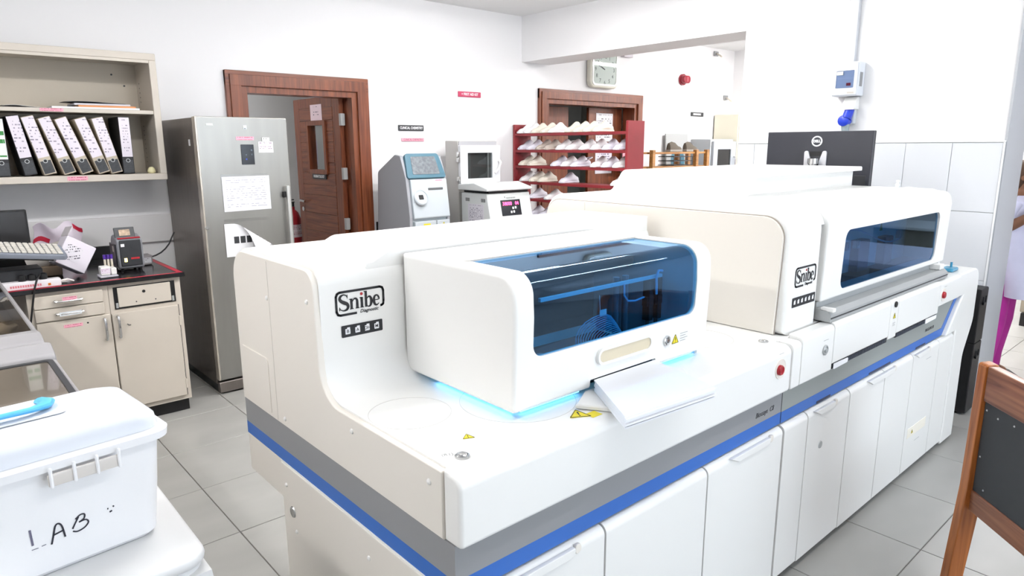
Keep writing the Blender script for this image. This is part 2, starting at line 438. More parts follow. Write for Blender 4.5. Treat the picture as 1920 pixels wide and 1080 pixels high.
# partition with beam over the wide opening, doorway on the near side
PT = 0.40
struct('wall_partition', join(box(XP, XP+PT, 1.125, 2.848, 0, ZC), box(XP, XP+PT, 2.848, YB, 2.49, ZC), box(XP, XP+PT, -0.2, 1.125, 2.49, ZC), box(XP, XP+PT, -2.8, -0.2, 0, ZC)), WALL)
struct('trim_1', box(XP-0.006, XP+PT+0.01, 1.112, 1.1245, 0, 2.49), mat('grey_jamb_paint', rgb(188,190,194), 0.5))
TILEW = mat('white_glazed_tile', rgb(226,228,232), 0.16, bump=0.04, bscale=14, stretch=(1,1,6))
dado = struct('trim_2', box(XP-0.012, XP-0.0005, 1.125, 2.848, 0.0, 1.662), mat('tile_grout', rgb(205,205,206), 0.8))
tw, th = 0.2635, 0.4155
tbm = box(-0.008, 0, 0, tw-0.003, 0, th-0.003, 0.0015, 1); tme = bpy.data.meshes.new('wall_tile'); tbm.to_mesh(tbm and tme); tbm.free(); tme.materials.append(TILEW)
for i in range(7):
    for j in range(4):
        y = 1.127 + i*tw
        if y + tw > 2.85:
            b_ = box(-0.008, 0, 0, 2.846-y, 0, th-0.003, 0.0015, 1); me = bpy.data.meshes.new('wall_tile'); b_.to_mesh(me); b_.free(); me.materials.append(TILEW)
        else: me = tme
        o = bpy.data.objects.new('wall_tile', me); COL.objects.link(o); o.location = (XP-0.012, y, 1.66-(j+1)*th+0.002); o.parent = dado
struct('trim_3', join(box(XP-0.024, XP-0.0125, 1.115, 2.848, 1.662, 1.672, 0.002, 1), box(XP-0.024, XP-0.0205, 1.115, 1.125, 0.3, 1.662)), mat('white_tile_edging', rgb(246,246,246), 0.3))
# adjoining room and the rooms behind the two doors
struct('wall_right', box(8.9, 9.0, -2.8, YB, 0, ZC), WALL)
WALLB = mat('pale_grey_wall_paint', rgb(226,225,224), 0.8)
struct('wall_store_far', box(0.4, 4.2, 7.35, 7.45, 0, 2.7), WALLB)
struct('wall_store_left', box(0.4, 0.5, 5.5, 7.35, 0, 2.7), WALLB)
struct('wall_store_right', box(4.1, 4.2, 5.5, 7.35, 0, 2.7), WALLB)
struct('ceiling_store', box(0.4, 4.2, 5.5, 7.45, 2.7, 2.8), CEIL)
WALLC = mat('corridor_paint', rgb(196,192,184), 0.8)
struct('wall_corridor_far', box(4.4, 9.4, 8.6, 8.7, 0, 2.7), WALLC)
struct('wall_corridor_left', box(4.4, 4.5, 5.5, 8.6, 0, 2.7), WALLC)
struct('wall_corridor_right', box(9.3, 9.4, 5.5, 8.6, 0, 2.7), WALLC)
struct('ceiling_corridor', box(4.4, 9.4, 5.5, 8.7, 2.7, 2.8), CEIL)
# trunking panel and upstand along the back wall
struct('trim_4', box(-2.5, 1.42, YB-0.028, YB-0.0005, 0.985, 1.18, 0.004, 1), mat('white_trunking', rgb(228,226,226), 0.5))

def door_frame(name, x0, x1, zt, wd):
    """architrave, stepped moulding and lining round an opening"""
    o = struct(name, join(box(x0-wd, x0-0.012, YB-0.03, YB+0.02, 0, zt+wd, 0.006, 2), box(x1+0.012, x1+wd, YB-0.03, YB+0.02, 0, zt+wd, 0.006, 2)), WOODR)
    struct('architrave_head', box(x0-wd, x1+wd, YB-0.031, YB+0.02, zt+0.012, zt+wd, 0.006, 2), WOODRX, o)
    struct('moulding', join(box(x0-wd+0.03, x0-0.012, YB-0.042, YB-0.03, 0, zt+wd-0.03, 0.004, 2), box(x1+0.012, x1+wd-0.03, YB-0.042, YB-0.03, 0, zt+wd-0.03, 0.004, 2),
        box(x0-wd+0.03, x1+wd-0.03, YB-0.043, YB-0.03, zt+0.012, zt+wd-0.03, 0.004, 2)), WOODR, o)
    struct('lining', join(box(x0-0.0118, x0+0.035, YB-0.02, YB+0.16, 0, zt-0.0352), box(x1-0.035, x1+0.0118, YB-0.02, YB+0.16, 0, zt-0.0352), box(x0-0.012, x1+0.012, YB-0.02, YB+0.16, zt-0.035, zt+0.012)), WOODR, o)
    return o
DOOR1 = door_frame('door_1', D1[0], D1[1], D1[2], 0.125)
DOOR2 = door_frame('door_2', D2[0], D2[1], D2[2], 0.115)

def ceiling_light(x, y, ln, ax, strength, zc, label, wd=0.14):
    t = thing('ceiling_light', label, 'light', (x, y, zc))
    a, b = (ln/2, wd/2) if ax == 'x' else (wd/2, ln/2)
    part('housing', box(-a, a, -b, b, -0.05, -0.0005, 0.006, 2), mat('white_lamp_housing', rgb(235,235,235), 0.5), t, True)
    d = part('diffuser', box(-a+0.015, a-0.015, -b+0.015, b-0.015, -0.075, -0.0505), mat('lit_diffuser_%d' % int(strength*10), (1,1,1,1), 0.5, emit=(1.0,0.99,0.98,1), estr=strength), t, True)
    return t
ceiling_light(1.35, 2.75, 1.5, 'x', TUBE_MAIN, ZC, 'white ceiling batten light above the nearer analyser')
ceiling_light(3.35, 2.75, 1.5, 'x', TUBE_MAIN, ZC, 'white ceiling batten light above the further analyser')
ceiling_light(3.6, 3.7, 1.0, 'x', TUBE_MAIN, ZC, 'white ceiling batten light near the oven and shoe rack')
ceiling_light(1.2, 0.2, 1.5, 'x', TUBE_FRONT, ZC, 'white ceiling batten light over the aisle by the lab box')
ceiling_light(3.4, 0.2, 1.5, 'x', TUBE_FRONT, ZC, 'white ceiling batten light over the aisle by the wooden chair')
ceiling_light(7.9, 3.4, 1.4, 'x', TUBE_SIDE, ZC, 'white ceiling batten light in the adjoining room by the alarm')
ceiling_light(6.8, 1.4, 1.5, 'x', TUBE_SIDE, ZC, 'white ceiling batten light in the adjoining room above the person')
ceiling_light(1.9, 6.4, 1.2, 'x', TUBE_BACK, 2.7, 'white ceiling batten light in the room behind the open door')
ceiling_light(-1.0, 2.3, 1.5, 'y', TUBE_MAIN*1.3, ZC, 'unseen white batten light added above the left instrument')  # added out of view to brighten the left-facing sides
ceiling_light(7.2, 7.4, 0.6, 'x', 2.5, 2.7, 'small ceiling light in the corridor behind the shoe rack')

# ------------------------------------------------------------------ prints on the analysers
def logo(par, o, w):
    """framed wordmark on a plane facing -y; o = lower left corner, w = width"""
    k = w/100.0; U, V = (1,0,0), (0,0,1)
    def lay(bm, dy=0.0):
        bm.transform(Matrix.Diagonal((k, k, 1, 1))); return onplane(bm, (o[0], o[1]-dy, o[2]), U, V)
    out = rrect(1, 99, 1, 46, 9, 8)
    pts = [p for p in out]
    # open ring, broken at the lower right for the small word
    i0 = min(range(len(pts)), key=lambda i: (pts[i][0]-93)**2 + (pts[i][1]-3)**2)
    ring = [(40, 1.0)] ; ring = [(42,3),(10,3),(5.5,4.5),(3,10),(3,37),(5.5,42),(10,44),(90,44),(95,42),(97,37),(97,18),(96,11.5),(93,9.5),(90,9.3)]
    bms = []
    for a, b in zip(ring[:-1], ring[1:]): bms.append(ribbon([a, b], [4.2, 4.2]))
    for a in ring[1:-1]: bms.append(prism([(a[0]+2.1*math.cos(q*math.pi/6), a[1]+2.1*math.sin(q*math.pi/6)) for q in range(12)], 'z', 0, 0.0006))
    part('logo_frame', lay(join(*bms)), INK, par, label='black rounded logo frame')
    g = []
    S = ribbon([(26,33),(23.5,37.5),(17.5,39),(12,36.5),(10.5,32),(13.5,27.8),(19,24.8),(25,21.8),(27.2,17),(24.5,12.3),(18,10.6),(12,12.6),(9.2,17)], [1.0,1.6,2.4,4.6,5.6,6.0,6.6,6.2,5.4,4.4,2.4,1.6,1.0])
    g += [S, ribbon([(26.2,38.5),(26.2,31.5)], [1.5,0.6]), ribbon([(9,11),(9,18)], [1.5,0.6])]
    def stem(x, b, t, wd, sl=1.0, sr=1.0, top=True):
        r = [ribbon([(x,b),(x,t)], [wd,wd]), ribbon([(x-wd/2-1.6*sl, b+0.6),(x+wd/2+1.6*sr, b+0.6)], [1.2,1.2])]
        if top: r.append(ribbon([(x-wd/2-2.2, t-0.6),(x, t-0.6)], [1.2,1.6]))
        return r
    B = 11.0; XH = 30.0
    g += stem(34.5, B, XH, 5) + [ribbon([(36.5,24.5),(40,28.8),(44,29.2),(46.6,25.5),(46.8,20)], [1.2,2.4,3.6,4.8,5.0])] + stem(46.8, B, 21, 5, top=False)
    g += stem(56.8, B, XH, 5)
    g += [ribbon([(66.0,B),(66.0,40)], [5,5]), ribbon([(61.5,39.4),(66,39.4)], [1.2,1.6])]
    g += [ribbon([(67.6,25),(71,29),(75,28.4),(77.3,24),(77.4,18),(75,12.6),(71,11.2),(67.6,13)], [1.0,2.2,4.0,5.4,5.4,4.0,2.0,1.2])]
    g += [ribbon([(84,21.0),(94.5,21.4),(93.8,25.6),(90.5,29.2),(86,28.4),(83.6,24),(83.4,18.4),(85.5,13),(90,11.4),(94.4,14.4)], [1.5,1.6,3.8,2.4,3.6,5.2,5.4,4.4,2.4,1.0])]
    gj = join(*g); gj.transform(Matrix.Translation((7,0,0)) @ Matrix.Diagonal((0.92,1,1,1)) @ Matrix.Translation((-7,0,0)))
    part('logo_wordmark', lay(gj), INK, par, label='bold black serif lettering')
    part('logo_dot', lay(prism([(52.6+2.7*math.cos(q*math.pi/8), 36.2+2.7*math.sin(q*math.pi/8)) for q in range(16)], 'z', 0, 0.0006)), RED, par, label='red dot over the i')
    part('logo_small_word', lay(xf(text('Diagnostic', 8.6, bold=0.12, shear=0.25, wide=1.02), (67,4.6,0))), INK, par)
def icon_strip(par, o, w, h, n, marks):
    U, V = (1,0,0), (0,0,1)
    s = part('icon_strip', onplane(prism(rrect(0, w, 0, h, 0.003), 'z', 0, 0.0008), o, U, V), INK, par, label='black strip of small white icons')
    for i in range(n):
        cx = w*(i+0.62)/(n+0.25); a = h*(0.26 if n < 5 else 0.20)
        part('icon', onplane(join(prism(rrect(cx-a*0.85, cx+a*0.85, h/2-a, h/2+a*0.8, 0.0015), 'z', 0.0008, 0.0012), prism(rrect(cx-a*0.2, cx+a*0.8, h/2+a*0.8, h/2+a*1.2, 0.0006), 'z', 0.0008, 0.0012)), o, U, V), PAPER, s)
        if marks: part('icon_letter', onplane(xf(text(marks[i], a*1.5, 0.0003, bold=0.00015), (cx, h/2-a*0.1, 0.0014)), o, U, V), INK, s)
def warn(par, o, u, v, s, lines=True, flip=1):
    part('warning_sticker', onplane(prism(rpoly([(-s/2,0,s*0.06),(s/2,0,s*0.06),(0,s*0.86,s*0.06)], 3), 'z', 0, 0.0006), o, u, v), YEL, par, label='yellow triangular warning sticker')
    part('warning_mark', onplane(join(*([ribbon([(-s*.42,s*.04),(s*.42,s*.04)],[s*.03]*2), ribbon([(-s*.44,s*.03),(0,s*.80)],[s*.03]*2), ribbon([(s*.44,s*.03),(0,s*.80)],[s*.03]*2), ribbon([(0,s*.55),(0,s*.25)],[s*.07,s*.04]), prism(rrect(-s*.03,s*.03,s*.12,s*.18,s*.01),'z',0,.0006)])), Vector(o)+Vector(u).cross(Vector(v))*0.0006, u, v), INK, par)
def print_lines(par, o, u, v, w, n=3, gap=0.006, m=None):
    part('small_print', onplane(join(*[ribbon([(0,-i*gap),(w*(1 if i % 2 == 0 else 0.75),-i*gap)],[0.0012]*2, 0.0004) for i in range(n)]), o, u, v), m or mat('grey_print', rgb(150,150,150), 0.7), par)
def ring_button(name, par, c, r, axis, m1, label):
    """metal push button: bezel, recessed ring, cap"""
    sgn = -1 if axis == 'y' else 1
    prof = [(r,0),(r,sgn*0.004),(r*0.8,sgn*0.006),(r*0.7,sgn*0.003),(r*0.5,sgn*0.003),(r*0.42,sgn*0.007),(0,sgn*0.0075)]
    return part(name, lathe(prof, 24, c, axis), m1, par, label=label)

# ------------------------------------------------------------------ nearer analyser
A1 = thing('chemistry_analyzer', 'nearer white floor-standing analyser with a blue tinted hood and grey-blue band', 'analyzer', (1.5, 1.6, 0))
x0, x1 = 0.773, 2.226
part('plinth', box(x0+0.05, x1-0.004, 1.12, 1.95, 0.002, 0.05), DARK, A1)
part('base_cabinet', box(x0+0.03, x1-0.002, 1.10, 2.0, 0.05, 0.672), WHITE, A1)
part('rear_overhang', box(x0+0.004, x1-0.03, 2.0, 2.28, 0.535, 0.672, 0.006), IVORY, A1)
sp = part('side_panel', box(x0-0.002, x0+0.028, 1.068, 1.992, 0.045, 0.668, 0.004, 2), IVORY, A1)
for y, z in ((1.955,0.60),(1.44,0.595),(1.9,0.46),(1.3,0.3)):
    part('screw_cap', lathe([(0.007,0),(0.006,-0.003),(0.003,-0.0045),(0,-0.005)], 12, (x0-0.002, y, z), 'x'), WHITE, sp)
part('key_lock', join(lathe([(0.019,0),(0.017,-0.003),(0.009,-0.002),(0,-0.002)], 20, (x0-0.002, 1.92, 0.52), 'x')), CHROME, sp, label='metal key lock')
# doors with scooped handles
DH = mat('door_slot_shadow_plastic', rgb(60,62,84), 0.6)
def front_door(par, xa, xb, hx=None, top=0.664, z0=0.045, hw=0.15, slit=False, name='front_door'):
    bm = prism(rpoly([(1.05, z0+0.004, 0.006),(1.05, top, 0.028),(1.098, top, 0.003),(1.098, z0+0.004)], 6), 'x', xa+0.003, xb-0.003, 0.006, 2)
    d = part(name, bm, WHITE, par)
    if hx:
        a, b = hx-hw, hx
        pts = rpoly([(a-0.05, top-0.006),(b+0.006, top-0.006, 0.004),(b+0.006, top-0.024, 0.016),(b-0.016, top-0.032, 0.012),(a, top-0.030, 0.01)], 5)
        part('handle', prism(pts, 'y', 1.0425, 1.056, 0.003, 2), WHITE, d)
        part('scoop', prism(rpoly([(b+0.008,top-0.002,0.006),(b+0.03,top-0.002,0.010),(b+0.03,top-0.026,0.012),(b+0.008,top-0.03,0.008)],4), 'y', 1.0455, 1.056, 0.003, 2), IVORY, d)
        if slit: part('slot', box(a, b, 1.0655, 1.09, top+0.0085, top+0.017), DH, d)
    return d
front_door(A1, 0.79, 1.258, 1.13)
front_door(A1, 1.258, 1.742)
front_door(A1, 1.742, 2.222, 2.115, hw=0.2)
# band
part('blue_band', box(x0+0.004, x1, 1.068, 2.279, 0.672, 0.7165), BLUEST, A1)
part('grey_band', box(x0+0.004, x1, 1.068, 2.279, 0.7165, 0.803), GREYST, A1)
part('band_lip', box(x0+0.002, x0+0.006, 1.068, 2.0, 0.667, 0.672), WHITE, A1)
part('band_lettering', onplane(text('Biossays  C8', 0.026, 0.0006, shear=0.28, wide=0.92), (2.108, 1.0672, 0.748), (1,0,0), (0,0,1)), mat('grey_ink', rgb(70,70,74), 0.6), A1)
# upper shell: deck in front, tower behind, one profile

SH = rpoly([(1.104,0.8035),(1.104,0.971),(1.675,0.971,0.10),(1.675,1.332,0.05),(2.28,1.332,0.10),(2.28,0.98),(2.272,0.97),(2.272,0.8035)], 10)
part('deck_and_tower', prism(SH, 'x', x0+0.016, x1), WHITE, A1)
SP = rpoly([(1.1045,0.8035),(1.1045,0.966,0.004),(1.668,0.966,0.10),(1.682,1.324,0.05),(2.277,1.324,0.10),(2.277,0.8035)], 10)
usp = part('upper_side_panel', prism(SP, 'x', x0, x0+0.02, 0.006, 3), IVORY, A1)
for y, z in ((2.0,1.20),(1.72,1.235),(1.93,0.83),(1.50,0.93),(1.152,0.925)):
    part('screw_cap', lathe([(0.0075,0),(0.0065,-0.003),(0.003,-0.005),(0,-0.0055)], 12, (x0, y, z), 'x'), WHITE, usp)
part('panel_seam', box(x0-0.0006, x0+0.001, 1.985, 1.9866, 0.81, 1.315), mat('seam_grey', rgb(196,190,182), 0.7), usp)
part('rear_hatch', prism(rpoly([(2.03,0.82),(2.03,1.00,0.02),(2.24,1.00),(2.24,0.82)],4), 'x', x0-0.003, x0+0.001, 0.001, 1), IVORY, usp)
part('front_cover', prism(rpoly([(1.042,0.803,0.012),(1.042,0.972,0.045),(1.1035,0.972),(1.1035,0.803)], 8), 'x', x0+0.001, x1-0.001, 0.012, 3), WHITE, A1)
# raised cover along the tower top, its left end swept up
RC = rpoly([(0.935,1.28),(0.94,1.329,0.004),(0.962,1.331,0.02),(1.03,1.366,0.06),(x1-0.001,1.37),(x1-0.001,1.28)], 8)
part('raised_top_cover', prism(RC, 'y', 1.684, 2.06, 0.012, 3), WHITE, A1)
# details on deck
part('deck_ring_seam', ring(2.06,1.31,0.118,0.0012,0.9708,0.9718), mat('seam_white', rgb(214,212,208), 0.6), A1)
part('deck_ring_seam', ring(0.90,1.42,0.108,0.0012,0.9708,0.9718), MATS['seam_white'], A1)
part('deck_ring_seam', ring(1.17,1.30,0.16,0.0012,0.9708,0.9718), MATS['seam_white'], A1)
part('paper_label', box(0.93,0.985,1.255,1.30,0.971,0.9715), mat('cream_label', rgb(244,238,224), 0.7), A1)
ring_button('button', A1, (0.845,1.125,0.971), 0.017, 'z', CHROME, 'round metal push button')
ring_button('button', A1, (2.185,1.132,0.971), 0.017, 'z', CHROME, 'round metal push button')
warn(A1, (0.915,1.19,0.9713), (0.92,-0.39,0), (0.39,0.92,0), 0.032)
warn(A1, (1.205,1.098,0.9722), (0.86,-0.5,0), (0.5,0.86,0), 0.062)
part('sticker_panel', box(1.226,1.262,1.075,1.105,0.9722,0.9727), YEL, A1)
part('button_marks', onplane(text('(R1)', 0.016, 0.0004), (0.826,1.155,0.9713), (0.9,-0.44,0), (0.44,0.9,0)), MATS['grey_print'], A1)
print_lines(A1, (0.862,1.092,0.9713), (0.9,-0.44,0), (0.44,0.9,0), 0.035, 1)
# red button in a dished bezel
es = part('emergency_bezel', lathe([(0.036,0),(0.035,-0.003),(0.028,-0.001),(0.0,-0.0005)], 24, (2.142,1.042,0.903), 'y'), IVORY, A1)
part('emergency_button', lathe([(0.018,0),(0.018,-0.008),(0.015,-0.012),(0.008,-0.010),(0,-0.010)], 20, (2.135,1.042,0.901), 'y'), RED, es, label='red push button')
print_lines(A1, (2.128,1.0415,0.957), (1,0,0), (0,0,1), 0.032, 1)
logo(A1, (0.832,1.6742,1.188), 0.158)
icon_strip(A1, (0.848,1.6742,1.128), 0.13, 0.034, 4, ['B','A','DH','M'])

# hood: hollow shell cut for the wraparound window
H0, H1 = 1.052, 1.905
HP = [(1.186,0.992,0.012),(1.178,1.235,0.0),(1.183,1.345,0.105),(1.672,1.345),(1.672,1.065,0.0),(1.672,0.992,0.09)]
HO = rpoly(HP, 12)
hood = prism(HO, 'x', H0, H1, 0.022, 4)
inner = prism(rpoly([(1.198,0.98),(1.193,1.235),(1.197,1.333,0.095),(1.66,1.333),(1.66,0.98)], 12), 'x', H0+0.03, H1-0.03)
hood = boolean(hood, inner)
cut = prism(rpoly([(1.115,1.6),(1.115,1.128,0.034),(1.822,1.128,0.034),(1.822,1.6)], 8), 'y', 1.05, 1.432)
hood = boolean(hood, cut)
# tray notch in the lower front edge
hood = boolean(hood, prism(rpoly([(1.335,0.9),(1.335,1.018,0.004),(1.63,1.018,0.004),(1.63,0.9)],3), 'y', 1.1, 1.3))
part('hood', hood, WHITE, A1, label='white rounded hood')
GLASS = tinted('blue_tinted_acrylic', (0.36,0.68,0.86,1), refl=(0.46,0.70,1.0,1), ior=1.85, boost=0.0)
gp = [p for p in rpoly([(1.188,1.10),(1.181,1.235),(1.186,1.342,0.102),(1.46,1.342)], 14)]
gl = grid(lambda u, v: (1.098+u*(1.838-1.098), *gp[min(int(v*(len(gp)-1)+0.5), len(gp)-1)]), 1, len(gp)-1, 0.004)
part('hood_window', gl, GLASS, A1, label='blue tinted wraparound window')
part('window_hem', box(1.1,1.836,1.432,1.438,1.3455,1.3465), MATS['seam_grey'], A1)
part('grip_recess', prism(rpoly([(1.362,1.062,0.017),(1.59,1.062,0.017),(1.59,1.096,0.017),(1.362,1.096,0.017)],6), 'y', 1.1765, 1.19, 0.0), mat('recess_ivory', rgb(214,202,176), 0.5), A1, label='shallow finger grip')
part('grip_rim', frame_prism(rrect(1.355,1.597,1.055,1.103,0.022,6), rrect(1.362,1.59,1.062,1.096,0.017,6), 'y', 1.173, 1.188), WHITE, A1)
ring_button('hood_lock', A1, (1.68,1.183,1.063), 0.016, 'y', CHROME, 'round metal lock')
warn(A1, (1.725,1.1828,1.046), (1,0,0), (0,0,1), 0.036)
print_lines(A1, (1.75,1.1828,1.073), (1,0,0), (0,0,1), 0.04, 4, 0.008)
BLUELED = mat('blue_light_strip', (0.1,0.45,1,1), 0.5, emit=(0.16,0.55,1.0,1), estr=1.4)
for b_ in (box(1.10,1.32,1.212,1.224,0.9795,0.9885), box(1.65,1.88,1.212,1.224,0.9795,0.9885), box(1.082,1.094,1.23,1.56,0.9795,0.9885)):
    part('light_strip', b_, BLUELED, A1, label='blue light strip under the hood')
# inside the hood
NAVY = mat('inner_dark_panel', rgb(30,34,40), 0.5); INB = mat('inner_blue_grey_panel', rgb(168,184,192), 0.5)
part('inner_back', box(1.085,1.875,1.645,1.659,0.975,1.33), NAVY, A1)
part('inner_floor', box(1.125,1.85,1.255,1.645,0.9715,0.978), NAVY, A1)
part('inner_side', box(1.862,1.874,1.2,1.645,0.98,1.33), INB, A1)
part('inner_side', box(1.083,1.094,1.2,1.645,1.005,1.33), NAVY, A1)
part('gantry_bar', box(1.10,1.86,1.46,1.50,1.24,1.275,0.004), DARK, A1)
part('inner_light_streak', box(1.25,1.80,1.295,1.305,1.232,1.242), mat('light_streak_white', rgb(220,230,235), 0.3), A1)  # pale bar stands in for a bright light streak inside the hood
TUB = mat('blue_tubing', rgb(160,210,240), 0.25)
bun = []
for i in range(12):
    rr_ = 0.050 + 0.0045*i; yy = 1.26 + 0.006*i
    bun.append(tube([(1.527-rr_, yy, 0.99)] + [(1.527 - rr_*math.cos(math.pi*t/10), yy+0.006*math.sin(t), 1.068 + rr_*0.78*math.sin(math.pi*t/10)) for t in range(0, 11)], 0.0016, 5))
part('tube_bundle', join(*bun), TUB, A1, label='arched bundle of fine blue tubing')
for i in range(8): part('probe_needle', tube([(1.44+0.011*i,1.25,0.985),(1.44+0.011*i,1.25,1.095)], 0.002, 6), CHROME, A1)
for x in (1.61, 1.655): part('guide_post', cyl((x,1.33,0.985),(x,1.33,1.25), 0.010), mat('post_grey', rgb(96,100,106), 0.4), A1)
for x in (1.755, 1.80):
    part('pipette_arm', join(box(x-0.011,x+0.011,1.30,1.33,1.09,1.23,0.004), cyl((x,1.315,1.03),(x,1.315,1.09),0.003,0.007,8), box(x-0.018,x+0.018,1.305,1.325,1.14,1.17)), BLACK, A1)
part('looped_hose', tube([(1.765,1.29,1.18),(1.755,1.285,1.24),(1.765,1.285,1.258),(1.785,1.285,1.255)], 0.004), TUB, A1)
part('looped_hose', tube([(1.60,1.29,1.235),(1.602,1.29,1.20),(1.62,1.29,1.18),(1.655,1.29,1.175),(1.70,1.29,1.18)], 0.003), TUB, A1)
part('hanging_tag', join(box(1.50,1.53,1.298,1.300,1.15,1.168), tube([(1.503,1.30,1.168),(1.498,1.30,1.215)],0.0008,5)), PAPER, A1)
for x, z in ((1.25,1.06),(1.29,1.055),(1.20,1.15)):
    part('inner_fitting', box(x-0.014,x+0.014,1.40,1.43,z-0.012,z+0.012,0.003), INB, A1)
part('reagent_disc', lathe([(0.15,0.979),(0.15,0.995),(0.14,1.0),(0.04,1.0),(0.03,1.02),(0,1.02)], 36, (1.27,1.44,0)), DARK, A1)
part('vial_row', join(*[cyl((1.27+0.12*math.cos(a*math.pi/9),1.44+0.12*math.sin(a*math.pi/9),1.0),(1.27+0.12*math.cos(a*math.pi/9),1.44+0.12*math.sin(a*math.pi/9),1.022),0.012,None,10) for a in range(18)]), INB, A1)
# chute below the hood
part('sample_chute', prism(rpoly([(1.235,1.145),(1.33,1.20),(1.63,1.20),(1.70,1.13),(1.62,1.05),(1.30,1.045)],1), 'z', 0.9725, 0.985, 0.003, 1), WHITE, A1)

# paper stack on the chute, overhanging the front edge
PS = thing('paper_stack', 'stack of white printer paper overhanging the front of the nearer analyser', 'paper', (1.40,1.06,0.985))
top = [(1.205,0.955),(1.545,0.925),(1.615,1.175),(1.345,1.178)]
for i in range(7):
    j = 0.004*math.sin(i*2.3); z = 0.9855 + i*0.0045
    part('paper_sheets', prism([(x+j*0.6, y+j) for x, y in top], 'z', z, z+0.0041), PAPER, PS)

# ------------------------------------------------------------------ further analyser
A2 = thing('immunoassay_analyzer', 'further taller white analyser joined behind, with a flat dark window and raised top', 'analyzer', (3.3, 1.6, 0))
q0, q1 = 2.230, 4.10
part('plinth', box(q0, 4.22, 1.10, 2.0, 0.002, 0.045), DARK, A2)
part('base_cabinet', box(q0, q1, 1.10, 2.20, 0.045, 0.672), WHITE, A2)
front_door(A2, 2.230, 2.416, z0=0.04, name='filler_panel')
part('key_lock', lathe([(0.016,0),(0.014,-0.003),(0.0,-0.003)], 20, (2.54,1.0505,0.50), 'y'), ALU, front_door(A2, 2.416, 2.788, 2.63, z0=0.035, hw=0.12, slit=True), label='oval metal lock')
front_door(A2, 2.788, 3.158, z0=0.03)
front_door(A2, 3.158, 3.506, 3.25, z0=0.03, hw=0.24, slit=True)
d5 = front_door(A2, 3.506, 3.875, 3.70, z0=0.03, hw=0.13, slit=True)
front_door(A2, 3.875, 4.10, z0=0.03, name='filler_panel')
part('label_recess', box(3.545,3.80,1.0485,1.051,0.215,0.268,0.001,1), MATS['cream_label'], A2, label='cream inset label')
warn(A2, (3.605,1.0482,0.232), (1,0,0), (0,0,1), 0.024)
print_lines(A2, (3.69,1.0498,0.60), (1,0,0), (0,0,1), 0.07, 1); print_lines(A2, (3.66,1.0498,0.175), (1,0,0), (0,0,1), 0.07, 1)
# band with the blue turning up at the right end
part('grey_band', prism([(q0,0.714),(3.93,0.714),(4.095,0.86),(q0,0.86)], 'y', 1.068, 1.6), GREYST2, A2)
part('blue_band', prism([(q0,0.672),(3.945,0.672),(4.145,0.86),(4.098,0.86),(3.93,0.7138),(q0,0.7138)], 'y', 1.067, 1.6), BLUEST, A2)
part('band_lettering', onplane(text('MAGLUMI X8', 0.022, 0.0006, shear=0.2, wide=0.95), (3.742, 1.0672, 0.745), (1,0,0), (0,0,1)), MATS['grey_ink'], A2)
part('band_seam', box(2.2262,2.2298,1.0675,1.2,0.672,0.803), DARK, A2)
# swept white end
EP = rpoly([(4.10,0.02),(4.285,0.02,0.01),(4.285,0.50,0.12),(4.40,0.68,0.12),(4.40,0.985,0.07),(4.06,0.985),(4.06,0.86),(4.15,0.86),(3.95,0.672),(4.10,0.672)], 8)
part('end_panel', prism(EP, 'y', 1.044, 2.30, 0.018, 4), WHITE, A2)
# upper front panel pieces
def upper(name, xa, xb, za, zb=1.0):
    return part(name, prism(rpoly([(1.042,za,0.008),(1.042,zb,0.02),(1.098,zb),(1.098,za)], 5), 'x', xa+0.0015, xb-0.0015, 0.006, 2), WHITE, A2)
upper('upper_front_cover', 2.230, 2.298, 0.803, 0.972)
upper('upper_front_cover', 2.298, 2.56, 0.803, 0.985)
upper('upper_front_cover', 2.56, 3.115, 0.826, 0.99)
upper('upper_front_cover', 3.115, 3.205, 0.812, 0.99)
upper('upper_front_cover', 3.205, 3.75, 0.826, 0.99)
upper('upper_front_cover', 3.75, 4.07, 0.86, 0.985)
part('deck', box(q0, 4.10, 1.098, 2.28, 0.80, 0.972, 0.006, 2), WHITE, A2)
SLOT = mat('ribbed_slot_black', rgb(30,32,38), 0.5)
for a, b, lab in ((2.57, 3.11, -1), (3.215, 3.74, 1)):
    s_ = part('rack_slot', box(a, b, 1.046, 1.07, 0.804, 0.826, 0.001, 1), SLOT, A2, label='black ribbed sample slot')
    part('rib_row', join(*[box(a+0.006+k*0.014, a+0.012+k*0.014, 1.0435, 1.047, 0.807, 0.823) for k in range(int((b-a)/0.014)-1)]), mat('slot_rib_grey', rgb(72,78,90), 0.5), s_)
    e = (a+0.004, a+0.135) if lab < 0 else (b-0.16, b-0.008)
    part('slot_end_piece', prism(rpoly([(e[0],0.803,0.004),(e[1],0.806,0.01),(e[1],0.824,0.006),(e[0],0.826,0.004)],3), 'y', 1.0415, 1.0434), PAPER, s_)  # plain white piece over one end of the slot
# tower
TS = rpoly([(1.112,0.973),(1.112,1.43,0.085),(2.35,1.43,0.10),(2.35,0.973)], 10)
tower = prism(TS, 'x', 2.292, 3.955, 0.03, 4)
tower = boolean(tower, box(2.52, 3.90, 1.0, 1.34, 0.985, 1.36))
part('tower_shell', tower, WHITE, A2)
TC = rpoly([(1.15,0.974),(1.135,1.40,0.08),(2.33,1.405,0.09),(2.33,0.974)], 10)
part('end_cap', prism(TC, 'x', 2.283, 2.2925, 0.002, 1), IVORY, A2)
part('cap_gasket', prism(rpoly([(1.147,0.974),(1.132,1.403,0.08),(2.333,1.408,0.09),(2.333,0.974)], 10), 'x', 2.2885, 2.2922), mat('seam_brown', rgb(170,160,150), 0.7), A2)
part('cap_seam', box(2.2822,2.2834,2.08,2.0815,0.98,1.40), MATS['seam_grey'], A2)
